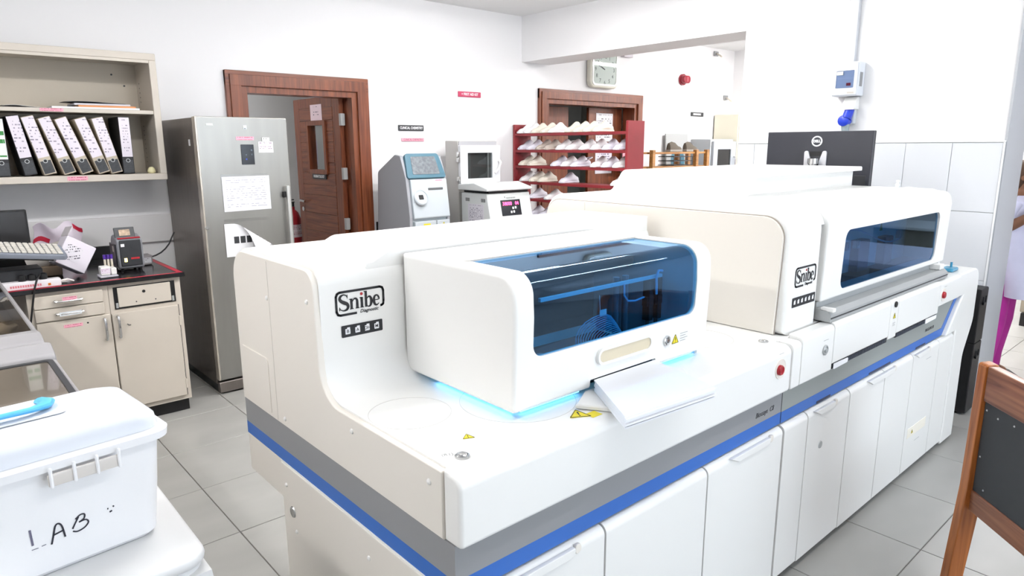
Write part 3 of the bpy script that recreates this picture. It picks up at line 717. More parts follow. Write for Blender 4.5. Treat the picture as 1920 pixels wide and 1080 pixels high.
# window hood
HF = rpoly([(1.100,1.062,0.01),(1.092,1.36),(1.105,1.418,0.06),(1.30,1.4345),(1.30,1.062)], 8)
h2 = prism(HF, 'x', 2.545, 3.94, 0.012, 3)
h2 = boolean(h2, box(2.60, 3.90, 1.112, 1.28, 1.07, 1.40))
h2 = boolean(h2, prism(rrect(2.70, 3.782, 1.09, 1.327, 0.04, 8), 'y', 1.0, 1.2))
part('window_hood', h2, WHITE, A2, label='white front hood with window')
part('hood_window', box(2.69, 3.79, 1.1035, 1.1075, 1.082, 1.335), tinted('dark_blue_acrylic', (0.26,0.50,0.66,1), refl=(0.5,0.72,1.0,1), ior=1.45, boost=0.0), A2, label='dark blue tinted window')
part('inner_back', box(2.60,3.90,1.325,1.338,1.0,1.355), NAVY, A2)
part('inner_floor', box(2.60,3.90,1.20,1.325,1.066,1.072), NAVY, A2)
for x, r_ in ((2.82,0.05),(2.98,0.04),(3.28,0.06),(3.58,0.05)):
    part('inner_module', box(x-r_,x+r_,1.24,1.31,1.073,1.16+r_,0.006), mat('inner_module_blue', rgb(70,100,125), 0.4), A2)
part('cable', tube([(2.70,1.22,1.235)]+[(2.75+0.06*i,1.22,1.24+0.05*math.sin(0.35*i)) for i in range(1,16)], 0.004), TUB, A2, label='thin blue cable')
part('cable', tube([(2.80,1.20,1.075),(2.83,1.19,1.14),(2.80,1.2,1.19),(2.78,1.21,1.22)], 0.004), TUB, A2)
for x in (2.94, 3.40): part('inner_marker', prism([(x-0.014,1.255),(x+0.014,1.255),(x,1.295)], 'y', 1.22, 1.223), mat('green_marker', rgb(90,160,70), 0.5), A2)
for x in (3.02, 3.13, 3.63): part('inner_fitting', join(box(x-0.015,x+0.015,1.21,1.23,1.20,1.21), box(x-0.012,x-0.006,1.21,1.23,1.21,1.235), box(x+0.006,x+0.012,1.21,1.23,1.21,1.235)), INB, A2)
# metal rail under the hood
part('rail_recess', box(2.55,3.90,1.118,1.325,0.992,1.06), mat('recess_grey', rgb(168,170,170), 0.45), A2)
part('metal_rail', prism(rpoly([(1.058,0.992),(1.058,1.018,0.004),(1.075,1.034,0.004),(1.117,1.036),(1.117,0.992)],4), 'x', 2.545, 3.885), ALU, A2, label='ribbed aluminium rail')
part('rail_groove', box(2.547,3.883,1.0565,1.059,1.003,1.008), DARK, A2)
part('rail_block', box(3.80,3.86,1.07,1.12,1.036,1.062,0.004), WHITE, A2)
part('rail_block', box(2.545,2.57,1.05,1.10,1.030,1.045,0.003), WHITE, A2)
# raised top
part('raised_top_foot', prism(rpoly([(2.70,1.425),(2.79,1.5095,0.03),(3.92,1.5095),(3.92,1.425)], 6), 'y', 1.585, 2.22), WHITE, A2)
part('raised_top_cover', prism(rpoly([(2.645,1.40),(2.645,1.428),(2.672,1.438,0.03),(2.75,1.53,0.05),(3.968,1.534,0.012),(3.968,1.510,0.004),(2.83,1.508,0.02),(2.75,1.40)], 8), 'y', 1.555, 2.25, 0.004, 2), WHITE, A2)
# prints and controls
logo(A2, (2.340,1.1112,1.142), 0.166)
icon_strip(A2, (2.334,1.1112,1.072), 0.178, 0.036, 6, [])
ring_button('key_lock', A2, (2.482,1.0415,0.900), 0.020, 'y', ALU, 'oval metal lock on the white panel')
print_lines(A2, (2.465,1.0413,0.938), (1,0,0), (0,0,1), 0.04, 1)
part('latch', lathe([(0.014,0),(0.013,-0.005),(0.006,-0.005),(0,-0.004)], 16, (3.158,1.0415,0.968), 'y'), BLACK, A2, label='small round black latch')
warn(A2, (3.158,1.0412,0.905), (1,0,0), (0,0,1), 0.03)
print_lines(A2, (3.145,1.0412,0.885), (1,0,0), (0,0,1), 0.03, 3)
eb = part('emergency_bezel', lathe([(0.034,0),(0.033,-0.003),(0.026,-0.001),(0,-0.0005)], 24, (3.80,1.0425,0.915), 'y'), IVORY, A2)
part('emergency_button', lathe([(0.017,0),(0.017,-0.008),(0.014,-0.012),(0,-0.011)], 20, (3.795,1.0425,0.915), 'y'), RED, eb, label='red push button')
print_lines(A2, (3.80,1.0412,0.955), (1,0,0), (0,0,1), 0.04, 1)
part('end_column', box(3.958,4.02,1.16,2.2,0.98,1.30,0.02,3), WHITE, A2)
bl = thing('blue_reagent_bottle', 'small light blue plastic holder on the far end of the further analyser', 'holder', (4.13,1.12,0.986))
part('body', prism(rrect(4.08,4.18,1.09,1.15,0.01), 'z', 0.986, 1.004, 0.004, 1), mat('pale_blue_plastic', rgb(70,150,185), 0.3), bl)
part('peg', cyl((4.155,1.12,1.004),(4.155,1.12,1.03),0.006), MATS['pale_blue_plastic'], bl)

# ------------------------------------------------------------------ leaf of the first door, opened into the room behind
leaf = struct('door_leaf', join(box(2.87,2.912,6.27,6.39,0.02,2.085,0.003,1), box(2.87,2.912,5.48,5.605,0.02,2.085,0.003,1), box(2.87,2.912,5.605,6.27,2.0,2.085), box(2.874,2.908,5.605,5.76,0.02,2.0), box(2.874,2.908,6.09,6.27,0.02,2.0), box(2.874,2.908,5.76,6.09,0.02,1.43), box(2.874,2.908,5.76,6.09,1.856,2.0)), WOODR, DOOR1)
zz = [0.02,0.19,0.36,0.53,0.70,0.868,1.038,1.208,1.305,1.415,1.511,1.602,1.69,1.785,1.882,2.0]
for a, b in zip(zz[:-1], zz[1:]):
    segs = [(5.608, 6.267)] if b <= 1.43 or a >= 1.855 else [(5.608, 5.745), (6.105, 6.267)]
    for ya, yb in segs: struct('plank', box(2.8675,2.874,ya,yb,a+0.003,b-0.003,0.002,1), WOODRY, leaf)
struct('window_frame', frame_prism(rrect(5.735,6.115,1.405,1.882,0.002,1), rrect(5.775,6.075,1.445,1.842,0.002,1), 'x', 2.852, 2.93), WOODR, leaf)
struct('pane', box(2.888,2.892,5.775,6.075,1.445,1.842), tinted('clear_pane', (0.95,0.97,0.97,1), ior=1.45), leaf)
struct('door_handle', join(cyl((2.87,6.30,1.145),(2.82,6.30,1.145),0.011), tube([(2.822,6.30,1.145),(2.818,6.25,1.145),(2.822,6.17,1.14)],0.010), cyl((2.87,6.30,1.06),(2.862,6.30,1.06),0.022)), CHROME, leaf)
for z in (1.88, 1.42, 0.98): struct('hinge', join(cyl((2.90,5.475,z-0.05),(2.90,5.475,z+0.05),0.009,None,10), box(2.862,2.9,5.44,5.475,z-0.05,z+0.05)), ALU, leaf)
ds = thing('door_sign', 'black sign plate under the door window reading HAEMATOLOGY', 'sign', (2.862,5.90,1.36))
part('plate', box(2.855,2.8665,5.77,6.04,1.36,1.405,0.002,1), DARK, ds)
part('lettering', onplane(text('HAEMATOLOGY', 0.034, 0.0006, bold=0.0006, wide=0.86), (2.8545,5.905,1.383), (0,-1,0), (0,0,1)), PAPER, ds)
def notice(name, bm, m, label, cat='paper'): return solo(name, bm, m, label, cat)
notice('paper_notice', box(2.8655,2.867,5.80,6.025,1.885,2.025), printed('pale_pink_notice', rgb(236,214,222), rgb(70,60,80), 6, 7, ua='y', va='z', lo=0.25, hi=0.75, fill=0.35), 'pale pink paper notice taped above the door window')
notice('paper_notice', box(3.30,3.55,7.342,7.349,1.45,1.72), printed('lilac_notice', rgb(225,215,240), rgb(120,110,150), 9, 9), 'lilac sheet on the far wall seen through the door window')
notice('pink_notice', box(2.93,3.0,7.342,7.349,1.35,1.95), printed('pink_notice_print', rgb(240,190,200), rgb(180,60,90), 10, 6), 'pink paper strip on the far wall beyond the door leaf')
# corridor leaves behind the shoe rack
lf2 = struct('door_leaf', box(5.28,5.86,5.62,5.66,0.02,2.09,0.004,1), WOODR, DOOR2)
struct('door_leaf', box(6.10,6.70,5.52,5.56,0.02,2.09,0.004,1), WOODR, DOOR2)
notice('paper_notice', box(6.22,6.52,5.512,5.519,1.70,2.03), printed('door_notice_a', rgb(236,236,240), rgb(90,90,100), 14, 9), 'white notice on the brown door behind the shoe rack, uppermost')
notice('paper_notice', box(6.22,6.52,5.512,5.519,1.32,1.60), printed('door_notice_b', rgb(232,228,238), rgb(110,100,130), 10, 9), 'white notice on the brown door behind the shoe rack, lower one')

# ------------------------------------------------------------------ signs, clock, alarm, electrics
def wall_sign(xa, xb, za, zb, s, m, tm, label, size, wide=0.9, bold=0.0008):
    t = thing('wall_sign', label, 'sign', ((xa+xb)/2, YB, za))
    part('plate', box(xa, xb, YB-0.012, YB-0.0008, za, zb, 0.003, 1), m, t)
    if s: part('lettering', onplane(text(s, size, 0.0006, bold=bold, wide=wide), ((xa+xb)/2, YB-0.0128, (za+zb)/2), (1,0,0), (0,0,1)), tm, t)
    return t
wall_sign(3.373,3.645,1.789,1.84,'CLINICAL CHEMISTRY',DARK,PAPER,'black wall sign reading CLINICAL CHEMISTRY',0.031,0.80)
wall_sign(3.402,3.646,1.696,1.726,'CLINICAL CHEMISTRY',PINK,mat('dark_red_ink',rgb(150,60,90),0.6),'narrow pink wall label reading CLINICAL CHEMISTRY',0.024,0.88,0.0)
wall_sign(4.052,4.328,2.114,2.165,'+ FIRST AID KIT',mat('crimson_plate',rgb(190,50,90),0.4),PAPER,'crimson wall sign reading FIRST AID KIT',0.033,0.88)
t = wall_sign(7.908,8.197,2.03,2.083,None,DARK,PAPER,'small dark wall sign in the adjoining room below the alarm',0.03)
part('lettering', join(*[box(7.955+0.026*i,7.973+0.026*i,YB-0.0128,YB-0.012,2.045,2.069) for i in range(7)]), PAPER, t, kind='stuff')
ck = thing('wall_clock', 'square white wall clock with black numerals above the second door', 'clock', (6.13,YB,2.29))
part('clock_case', prism(rrect(5.850,6.325,2.29,2.74,0.07,6), 'y', YB-0.07, YB-0.001, 0.02, 3), mat('cream_clock_case', rgb(222,220,206), 0.25), ck)
part('clock_rim', frame_prism(rrect(5.875,6.300,2.315,2.715,0.05,6), rrect(5.895,6.280,2.335,2.695,0.04,6), 'y', YB-0.078, YB-0.069), mat('glossy_white_rim', rgb(240,240,236), 0.1), ck)
part('clock_face', prism(rrect(5.895,6.280,2.335,2.695,0.04,6), 'y', YB-0.0725, YB-0.069), mat('clock_face_grey', rgb(190,194,190), 0.4), ck)
for h in range(1, 13):
    a = math.pi/2 - h*math.pi/6
    part('numeral', onplane(text(str(h), 0.058, 0.0006), (6.085+0.155*math.cos(a), YB-0.0732, 2.49+0.140*math.sin(a)), (1,0,0), (0,0,1)), INK, ck)
part('minute_hand', onplane(ribbon([(0,0),(-0.12,0.045)],[0.010,0.005]), (6.085,YB-0.0735,2.49), (1,0,0), (0,0,1)), INK, ck)
part('hour_hand', onplane(ribbon([(0,0),(-0.065,0.035)],[0.012,0.008]), (6.085,YB-0.0745,2.49), (1,0,0), (0,0,1)), INK, ck)
part('clock_glass', prism(rrect(5.895,6.280,2.335,2.695,0.04,6), 'y', YB-0.0775, YB-0.0765), tinted('clock_glass_clear', (0.93,0.95,0.94,1), ior=1.5), ck)
solo('wall_box', box(6.44,6.60,YB-0.06,YB-0.001,2.66,2.80,0.008,2), mat('lilac_grey_plastic', rgb(214,208,214), 0.5), 'small pale wall box to the right of the clock', 'box')
al = thing('fire_alarm', 'round red fire alarm sounder on the white wall', 'alarm', (7.675,YB,2.42))
part('base', lathe([(0.07,-0.001),(0.07,-0.03),(0.06,-0.035)], 24, (7.675,YB,2.48), 'y'), mat('crimson_alarm', rgb(150,24,44), 0.35), al)
part('horn', prism(rrect(7.60,7.75,2.432,2.528,0.04,6), 'y', YB-0.09, YB-0.034, 0.015, 3), MATS['crimson_alarm'], al)
part('slot', box(7.668,7.682,YB-0.093,YB-0.089,2.45,2.51), mat('alarm_slot_pink', rgb(214,120,130), 0.4), al)
# distribution board with its conduit and socket
db = thing('distribution_board', 'white consumer unit with a smoky window on the white partition wall', 'electrical box', (4.83,2.03,1.975))
part('enclosure', box(4.78,XP-0.001,1.956,2.125,1.97,2.188,0.006,2), mat('white_enclosure', rgb(226,230,236), 0.35), db)
part('cover', box(4.772,4.781,1.962,2.121,1.976,2.183,0.003,1), MATS['white_enclosure'], db)
part('window', box(4.766,4.7725,1.982,2.096,2.022,2.132,0.002,1), tinted('smoky_window', (0.45,0.52,0.66,1), ior=1.5), db, label='smoky blue window')
part('breaker_back', box(4.7725,4.7728,1.984,2.094,2.024,2.13), mat('breaker_blue_grey', rgb(110,128,160), 0.5), db)
part('breaker_row', box(4.7705,4.7724,1.988,2.09,2.080,2.085), PAPER, db)
part('breaker_switch', box(4.7695,4.7724,2.0,2.028,2.035,2.053), RED, db, label='dark red switch')
part('side_vent', box(4.80,4.84,1.954,1.9565,2.03,2.12), GREYST, db)
part('sticker', box(4.7645,4.7655,2.052,2.092,2.105,2.127), MATS['cream_label'], db)
part('sticker', box(4.7705,4.7718,1.975,2.018,2.158,2.178), MATS['cream_label'], db)
part('sticker', box(4.7705,4.7718,1.975,2.02,1.984,1.996), MATS['seam_grey'], db)
solo('cable_conduit', box(XP-0.035,XP-0.001,2.022,2.085,2.189,ZC-0.001,0.003,1), mat('grey_conduit', rgb(206,208,212), 0.4), 'pale grey vertical trunking above the consumer unit', 'conduit')
so = thing('wall_socket', 'white wall outlet with a blue industrial plug under the consumer unit', 'socket', (4.85,2.02,1.80))
part('socket_body', xf(prism([(-0.001,1.965),(-0.035,1.965),(-0.085,1.902),(-0.085,1.882),(-0.001,1.882)], 'y', 1.975, 2.06, 0.004, 1), (XP,0,0)), WHITE, so)
BLUEP = mat('blue_industrial_plastic', rgb(38,66,196), 0.35)
part('socket_sleeve', cyl((XP-0.045,2.015,1.883),(XP-0.075,2.022,1.82),0.030,0.030,18), BLUEP, so)
part('plug', xf(lathe([(0.036,0),(0.038,0.02),(0.036,0.05),(0.02,0.056),(0,0.056)], 20), (XP-0.04,2.035,1.81), 0, 0, R(-90)), BLUEP, so, label='round blue plug cap')
part('cable_gland', cyl((XP-0.06,2.03,1.785),(XP-0.055,2.025,1.70),0.026,0.02,14), mat('grey_gland', rgb(150,164,168), 0.5), so)
part('socket_back', box(XP-0.04,XP-0.001,1.985,2.05,1.79,1.884,0.004,1), mat('pale_socket_back', rgb(206,212,216), 0.5), so)
part('supply_cable', tube([(XP-0.055,2.025,1.70),(XP-0.05,2.03,1.40),(XP-0.04,2.05,1.0),(XP-0.04,2.1,0.3)],0.010,8), DARK, so)

# ------------------------------------------------------------------ monitor on an arm at the end of the further analyser
mo = thing('monitor', 'black flat monitor on a silver bracket, seen from behind above the further analyser', 'monitor', (4.15,1.90,0.986))
mx, ya, yb, za, zb = 4.15, 1.585, 2.222, 1.375, 1.73
part('back_shell', box(mx, mx+0.03, ya, yb, za, zb, 0.004, 2), mat('monitor_back_grey', rgb(54,55,62), 0.36), mo)
part('screen_bezel', box(mx+0.030, mx+0.042, ya, yb, za, zb, 0.003, 1), BLACK, mo)
part('port_cover', box(mx-0.002, mx+0.001, ya+0.02, ya+0.085, za+0.01, za+0.10, 0.001, 1), DARK, mo)
lw = 0.030
elp = lambda r_: [(r_*math.cos(2*math.pi*k/32), r_*math.sin(2*math.pi*k/32)*0.95) for k in range(32)]
part('logo_ring', onplane(frame_prism(elp(0.033), elp(0.025), 'z', 0, 0.0012), (mx-0.0002,1.905,1.672), (0,-1,0), (0,0,1)), mat('silver_badge', rgb(236,238,242), 0.3), mo)
part('logo_word', onplane(text('DELL', 0.021, 0.001, bold=0.0012, wide=0.92), (mx-0.001,1.905,1.672), (0,-1,0), (0,0,1)), MATS['silver_badge'], mo)
SILV = mat('silver_bracket', rgb(214,214,218), 0.35, 0.3)
for s_ in (-1, 1): part('bracket_plate', prism(rpoly([(1.905+s_*0.028,1.40),(1.905+s_*0.065,1.40),(1.905+s_*0.068,1.615,0.015),(1.905+s_*0.045,1.615,0.012),(1.905+s_*0.024,1.55,0.02)],4), 'x', mx-0.010, mx-0.0005), SILV, mo)
part('bracket_slot', box(mx-0.004, mx-0.0002, 1.885-0.015, 1.925+0.015, 1.585, 1.612), BLACK, mo)
part('ball_joint', lathe([(0.02,0),(0.026,0.03),(0.02,0.09),(0.03,0.10),(0.03,0.13),(0,0.135)], 18, (mx-0.035,1.905,1.44)), CHROME, mo)
part('arm_pole', tube([(mx-0.035,1.905,0.988),(mx-0.035,1.905,1.445)], 0.018, 14), SILV, mo)
part('pole_foot', lathe([(0.06,0),(0.06,0.012),(0.03,0.02),(0,0.02)], 20, (mx-0.035,1.905,0.9865)), SILV, mo)
# bottle behind the machine
bt = thing('dropper_bottle', 'small clear bottle standing on the further analyser right of the monitor', 'bottle', (3.86,1.33,1.43))
part('bottle_body', lathe([(0.010,0),(0.011,0.004),(0.011,0.018),(0.006,0.024),(0.006,0.03)], 14, (3.86,1.33,1.431)), mat('clear_plastic', rgb(220,226,230), 0.15), bt)
part('cap', lathe([(0.009,0),(0.009,0.008),(0,0.009)], 14, (3.86,1.33,1.461)), WHITE, bt)
# black loudspeaker-like cabinets
for i, (za, zb, lb) in enumerate(((0.012,0.462,'black upright equipment case on the floor, lower of the two by the tiled wall'), (0.464,0.80,'black upright equipment case, upper of the two by the tiled wall'))):
    c = thing('equipment_case', lb, 'case', (4.79,1.3,za), group='black cases by the tiled wall')
    part('case_body', box(4.715,4.868,1.095,1.55,za,zb,0.008,2), BLACK, c)
    part('case_handle', join(box(4.76,4.82,1.086,1.0945,zb-0.10,zb-0.085), box(4.76,4.768,1.088,1.0945,zb-0.10,zb-0.05), box(4.812,4.82,1.088,1.0945,zb-0.10,zb-0.05)), DARK, c)
    if i == 0:
        for x, y in ((4.74,1.13),(4.84,1.13),(4.74,1.5),(4.84,1.5)): part('foot', cyl((x,y,0.0005),(x,y,0.0118),0.014,None,10), DARK, c)
solo('white_tray', box(4.74,4.85,1.15,1.45,0.801,0.818,0.006,2), WHITE, 'white tray on top of the black cases', 'tray')

# ------------------------------------------------------------------ refrigerator with its notices
fr = thing('refrigerator', 'tall brushed steel single-door refrigerator beside the wooden door', 'refrigerator', (1.7,4.95,0))
part('cabinet', box(1.402,1.998,4.635,5.315,0.06,1.835,0.004,1), STEELD, fr)
part('plinth', box(1.41,1.99,4.62,5.30,0.002,0.06), DARK, fr)
part('kick_plate', box(1.402,1.998,4.575,4.62,0.012,0.085,0.004,1), STEELD, fr)
part('door', box(1.402,1.998,4.572,4.628,0.10,1.842,0.008,2), STEEL, fr)
part('door_edge_trim', box(1.400,1.412,4.57,4.6285,0.10,1.84,0.004,2), mat('pale_steel_edge', rgb(206,198,186), 0.25, 0.6), fr)
part('gasket', box(1.41,1.99,4.628,4.635,0.10,1.83), BLACK, fr)
hd = part('door_handle', box(1.945,1.967,4.52,4.54,0.62,1.39,0.005,2), mat('satin_handle', rgb(205,205,202), 0.3, 0.6), fr)
for z in (1.33, 0.70): part('handle_mount', box(1.93,1.96,4.538,4.573,z-0.02,z+0.02,0.003,1), BLACK, hd)
dp = part('control_panel', box(1.673,1.759,4.5685,4.573,1.537,1.667,0.004,1), mat('black_touch_panel', rgb(20,24,32), 0.15), fr)
for x, z, c in ((1.705,1.60,0),(1.705,1.572,1),(1.742,1.63,0),(1.742,1.602,0)):
    part('indicator', box(x-0.005,x+0.005,4.5677,4.5684,z-0.005,z+0.005), mat('blue_indicator', rgb(60,80,170), 0.4) if c else mat('grey_indicator', rgb(90,100,110), 0.4), dp)
part('side_latch', lathe([(0.010,0),(0.012,0.02),(0.0,0.022)], 12, (1.412,4.56,1.14), 'y'), CHROME, fr)
FP = 4.5695
notice('paper_notice', box(1.647,1.764,FP-0.001,FP,1.695,1.718), PINKP, 'narrow pink warning label above the refrigerator control panel')
notice('sticky_note', box(1.79,1.89,FP-0.001,FP,1.614,1.686), printed('note_print', rgb(238,234,240), rgb(150,120,150), 6, 7), 'small white note right of the refrigerator control panel')
notice('sticky_note', box(1.818,1.868,FP-0.0028,FP-0.0012,1.68,1.713), printed('note_print_b', rgb(230,230,230), rgb(90,90,90), 3, 4), 'tiny white tag above the small note on the refrigerator')
notice('price_tag', box(1.70,1.722,FP-0.001,FP,1.765,1.79), printed('tag_print', rgb(220,224,226), rgb(60,80,90), 2, 2, fill=0.7), 'tiny square sticker near the top of the refrigerator door')
notice('price_tag', box(1.465,1.51,FP-0.001,FP,1.785,1.80), mat('oval_sticker_grey', rgb(206,208,206), 0.4), 'small pale sticker at the upper left of the refrigerator door')
notice('tape_strip', box(1.525,1.835,FP-0.0008,FP,1.456,1.478), tinted('clear_tape', (0.93,0.93,0.93,1), ior=1.5, rough=0.25, boost=0.1), 'strip of clear tape over the upper sheet on the refrigerator', 'tape')
notice('paper_notice', sheet([(1.532,FP-0.001,1.461),(1.846,FP-0.001,1.463),(1.846,FP-0.001,1.238),(1.533,FP-0.001,1.234)], [(0,1,2,3)], 0.0008), printed('sheet_print', rgb(228,228,238), rgb(172,172,186), 16, 8, fill=0.3, dens=0.5), 'white printed sheet taped on the refrigerator, upper one')
def curl(u, v):
    x = 1.522 + 0.31*u; z = 0.935 + 0.22*v
    k = max(0, (u-0.55)*1.3 + (v-0.62)*1.3); y = FP-0.0015 - 0.10*k*k - 0.02*k
    return (x - 0.10*k*k*1.2, y, z - 0.16*k*k*1.6)
pn = thing('paper_notice', 'white sheet with dark boxes and a curling corner on the refrigerator, lower one', 'paper', (1.68,FP,0.93))
part('sheet', grid(curl, 14, 12, 0.0006), PAPER, pn)
for i in range(4): part('dark_box', box(1.578+0.042*i,1.611+0.042*i,FP-0.0032,FP-0.0022,1.022,1.068), DARK, pn)
solo('tape_strip', box(1.525,1.825,FP-0.0008,FP,1.165,1.185), MATS['clear_tape'], 'strip of clear tape over the lower sheet on the refrigerator', 'tape')
solo('side_label', box(1.3995,1.4012,4.70,4.73,1.66,1.70), PAPER, 'small white label on the side of the refrigerator', 'label')

# fire extinguisher in the room behind
fe = thing('fire_extinguisher', 'red fire extinguisher standing behind the open door leaf', 'fire extinguisher', (2.93,6.72,0.5))
part('bracket_stand', box(2.83,3.03,6.64,6.82,0.002,0.5,0.006,1), mat('grey_stand', rgb(150,150,150), 0.6), fe)
part('cylinder', lathe([(0.07,0.50),(0.082,0.51),(0.082,0.93),(0.06,0.99),(0.028,1.02),(0.028,1.05),(0,1.05)], 24, (2.93,6.72,0)), RED, fe)
part('valve', join(box(2.91,2.95,6.70,6.74,1.05,1.09,0.004), box(2.86,2.96,6.712,6.728,1.09,1.10), box(2.86,2.955,6.712,6.728,1.115,1.125)), BLACK, fe)
part('hose', tube([(2.91,6.70,1.06),(2.86,6.66,1.04),(2.838,6.64,0.93),(2.84,6.64,0.70)], 0.010), BLACK, fe)
part('instruction_label', lathe([(0.0826,0.74),(0.0826,0.87)], 24, (2.93,6.72,0)), printed('extinguisher_label', rgb(220,200,205), rgb(160,40,60), 8, 20), fe)

# ------------------------------------------------------------------ left bench: cabinets, worktop and what stands on it
def base_cabinet(label, xa, xb):
    t = thing('base_cabinet', label, 'cabinet', ((xa+xb)/2, 4.85, 0))
    part('carcass', join(box(xa,xb,4.425,5.30,0.085,0.872)), BEIGE, t)
    part('plinth', box(xa+0.01,xb-0.01,4.46,5.28,0.002,0.085), BLACK, t)
    return t
def bow_handle(name, p, ax, ln, par):
    """bowed chrome pull standing proud of a front at y"""
    x, y, z = p; h = ln/2
    if ax == 'x': path = [(x-h,y,z),(x-h,y-0.018,z),(x-h*0.7,y-0.028,z),(x+h*0.7,y-0.028,z),(x+h,y-0.018,z),(x+h,y,z)]
    else: path = [(x,y,z+h),(x,y-0.018,z+h),(x,y-0.03,z+h*0.6),(x,y-0.03,z-h*0.6),(x,y-0.018,z-h),(x,y,z-h)]
    return part(name, tube(path, 0.008, 8, flat=0.8), CHROME, par)
c1 = base_cabinet('beige metal cabinet with two drawers over a door, left of its twin under the worktop', 0.398, 0.786)
FY0, FY1 = 4.408, 4.424
d = part('drawer', box(0.424,0.757,FY0,FY1,0.782,0.852,0.003,1), BEIGE, c1); bow_handle('handle', (0.585,FY0,0.818), 'x', 0.125, d)
part('pink_label', box(0.555,0.625,FY0-0.0325,FY0-0.0315,0.822,0.842), PINKP, d)
d = part('drawer', box(0.424,0.757,FY0,FY1,0.709,0.778,0.003,1), BEIGE, c1); bow_handle('handle', (0.585,FY0,0.747), 'x', 0.125, d)
part('handle_label', box(0.532,0.638,FY0-0.034,FY0-0.033,0.737,0.759), MATS['clear_plastic'], d)
d = part('door', box(0.424,0.782,FY0,FY1,0.115,0.703,0.003,1), BEIGE, c1); bow_handle('handle', (0.748,FY0,0.62), 'z', 0.125, d)
part('pink_label', box(0.548,0.64,FY0-0.001,FY0-0.0002,0.66,0.678), PINKP, d)
part('keyhole', cyl((0.665,FY0-0.001,0.672),(0.665,FY0+0.002,0.672),0.005), BLACK, d)
c2 = base_cabinet('beige metal cabinet with an empty drawer front over a door, next to the refrigerator', 0.788, 1.178)
part('drawer_opening', box(0.812,1.145,4.421,4.4248,0.722,0.853), BLACK, c2)
d = part('drawer_box', box(0.832,1.118,4.412,4.4205,0.733,0.848,0.002,1), BEIGE, c2)
part('lock_hole', cyl((0.97,4.411,0.812),(0.97,4.4125,0.812),0.009), BLACK, d)
for x in (0.925, 1.03): part('screw_hole', cyl((x,4.411,0.755),(x,4.4125,0.755),0.004,None,10), DARK, d)
for x in (0.824, 1.128): part('runner', box(x-0.006,x+0.006,4.414,4.4205,0.73,0.76), ALU, c2)
d = part('door', box(0.79,1.150,FY0,FY1,0.115,0.700,0.003,1), BEIGE, c2); bow_handle('handle', (0.817,FY0,0.622), 'z', 0.125, d)
part('keyhole', tube([(0.862,FY0-0.002,0.63),(0.87,FY0-0.002,0.622),(0.88,FY0-0.002,0.622)],0.003,6), DARK, d)
for z in (0.60, 0.19): part('hinge', box(1.146,1.158,FY0-0.004,FY1,z-0.03,z+0.03,0.002,1), BEIGE, c2)
part('side_seam', box(1.154,1.157,4.4235,4.4252,0.11,0.70), DARK, c2)
w = thing('worktop', 'glossy black worktop edged with red tape on the beige cabinets', 'worktop', (0.3,4.86,0.874))
part('slab', box(-1.6,1.203,4.395,5.345,0.874,0.90,0.003,1), BLKTOP, w)
part('red_tape', box(-1.6,1.19,4.40,4.425,0.9002,0.9008), REDTAPE, w)
part('red_tape', box(1.165,1.195,4.40,5.30,0.9002,0.9010), REDTAPE, w)
part('backsplash', box(-1.6,1.10,5.322,5.345,0.9008,0.983), BLACK, w)
# wall shelf with binders
sh = thing('wall_shelf', 'open beige metal wall shelf unit with two compartments', 'shelf', (0.4,5.1,1.44))
SX0, SX1, SY0, SY1 = -0.7, 1.318, 4.97, 5.345
part('back_panel', box(SX0,SX1,5.33,SY1,1.44,2.24), BEIGED, sh)
part('top_panel', box(SX0,SX1,SY0,5.33,2.20,2.243,0.003,1), BEIGE, sh)
part('top_lip', box(SX0,SX1-0.04,SY0+0.004,SY0+0.016,2.183,2.20), BEIGE, sh)
part('side_panel', box(SX1-0.042,SX1,SY0,5.33,1.482,2.20,0.003,1), BEIGE, sh)
part('side_panel', box(SX0,SX0+0.042,SY0,5.33,1.482,2.20,0.003,1), BEIGE, sh)
part('bottom_panel', box(SX0,SX1,SY0,5.33,1.44,1.482,0.003,1), BEIGE, sh)
part('middle_shelf', box(SX0+0.042,SX1-0.042,SY0+0.01,5.33,1.862,1.886,0.002,1), BEIGE, sh)
part('pink_label', box(0.655,0.775,SY0+0.0085,SY0+0.0095,1.866,1.884), PINKP, sh)
part('pink_label', box(0.745,0.855,SY0-0.0015,SY0-0.0005,1.451,1.476), PINKP, sh)
for z in [1.55+0.03*k for k in range(9)] + [1.95+0.03*k for k in range(5)]:
    part('peg_hole', box(SX1-0.0435,SX1-0.0418,5.255,5.262,z,z+0.007), DARK, sh)
for x, z in ((1.13,2.13),(1.20,2.06),(1.13,1.53)): part('bolt', cyl((x,5.331,z),(x,5.324,z),0.006,None,8), DARK, sh)
BLKC = mat('black_marbled_card', rgb(44,44,47), 0.6, var=0.35, vscale=90); GRYC = mat('grey_board_card', rgb(196,184,166), 0.7)
DGC = mat('dark_grey_card', rgb(66,68,72), 0.6, var=0.2, vscale=120)
SPINE = [printed('spine_print_%d' % k, rgb(232,224,234), rgb(150,142,160), 13+k % 3, 4.5, lo=0.22, hi=0.78, fill=0.4, dens=0.5) for k in range(3)]
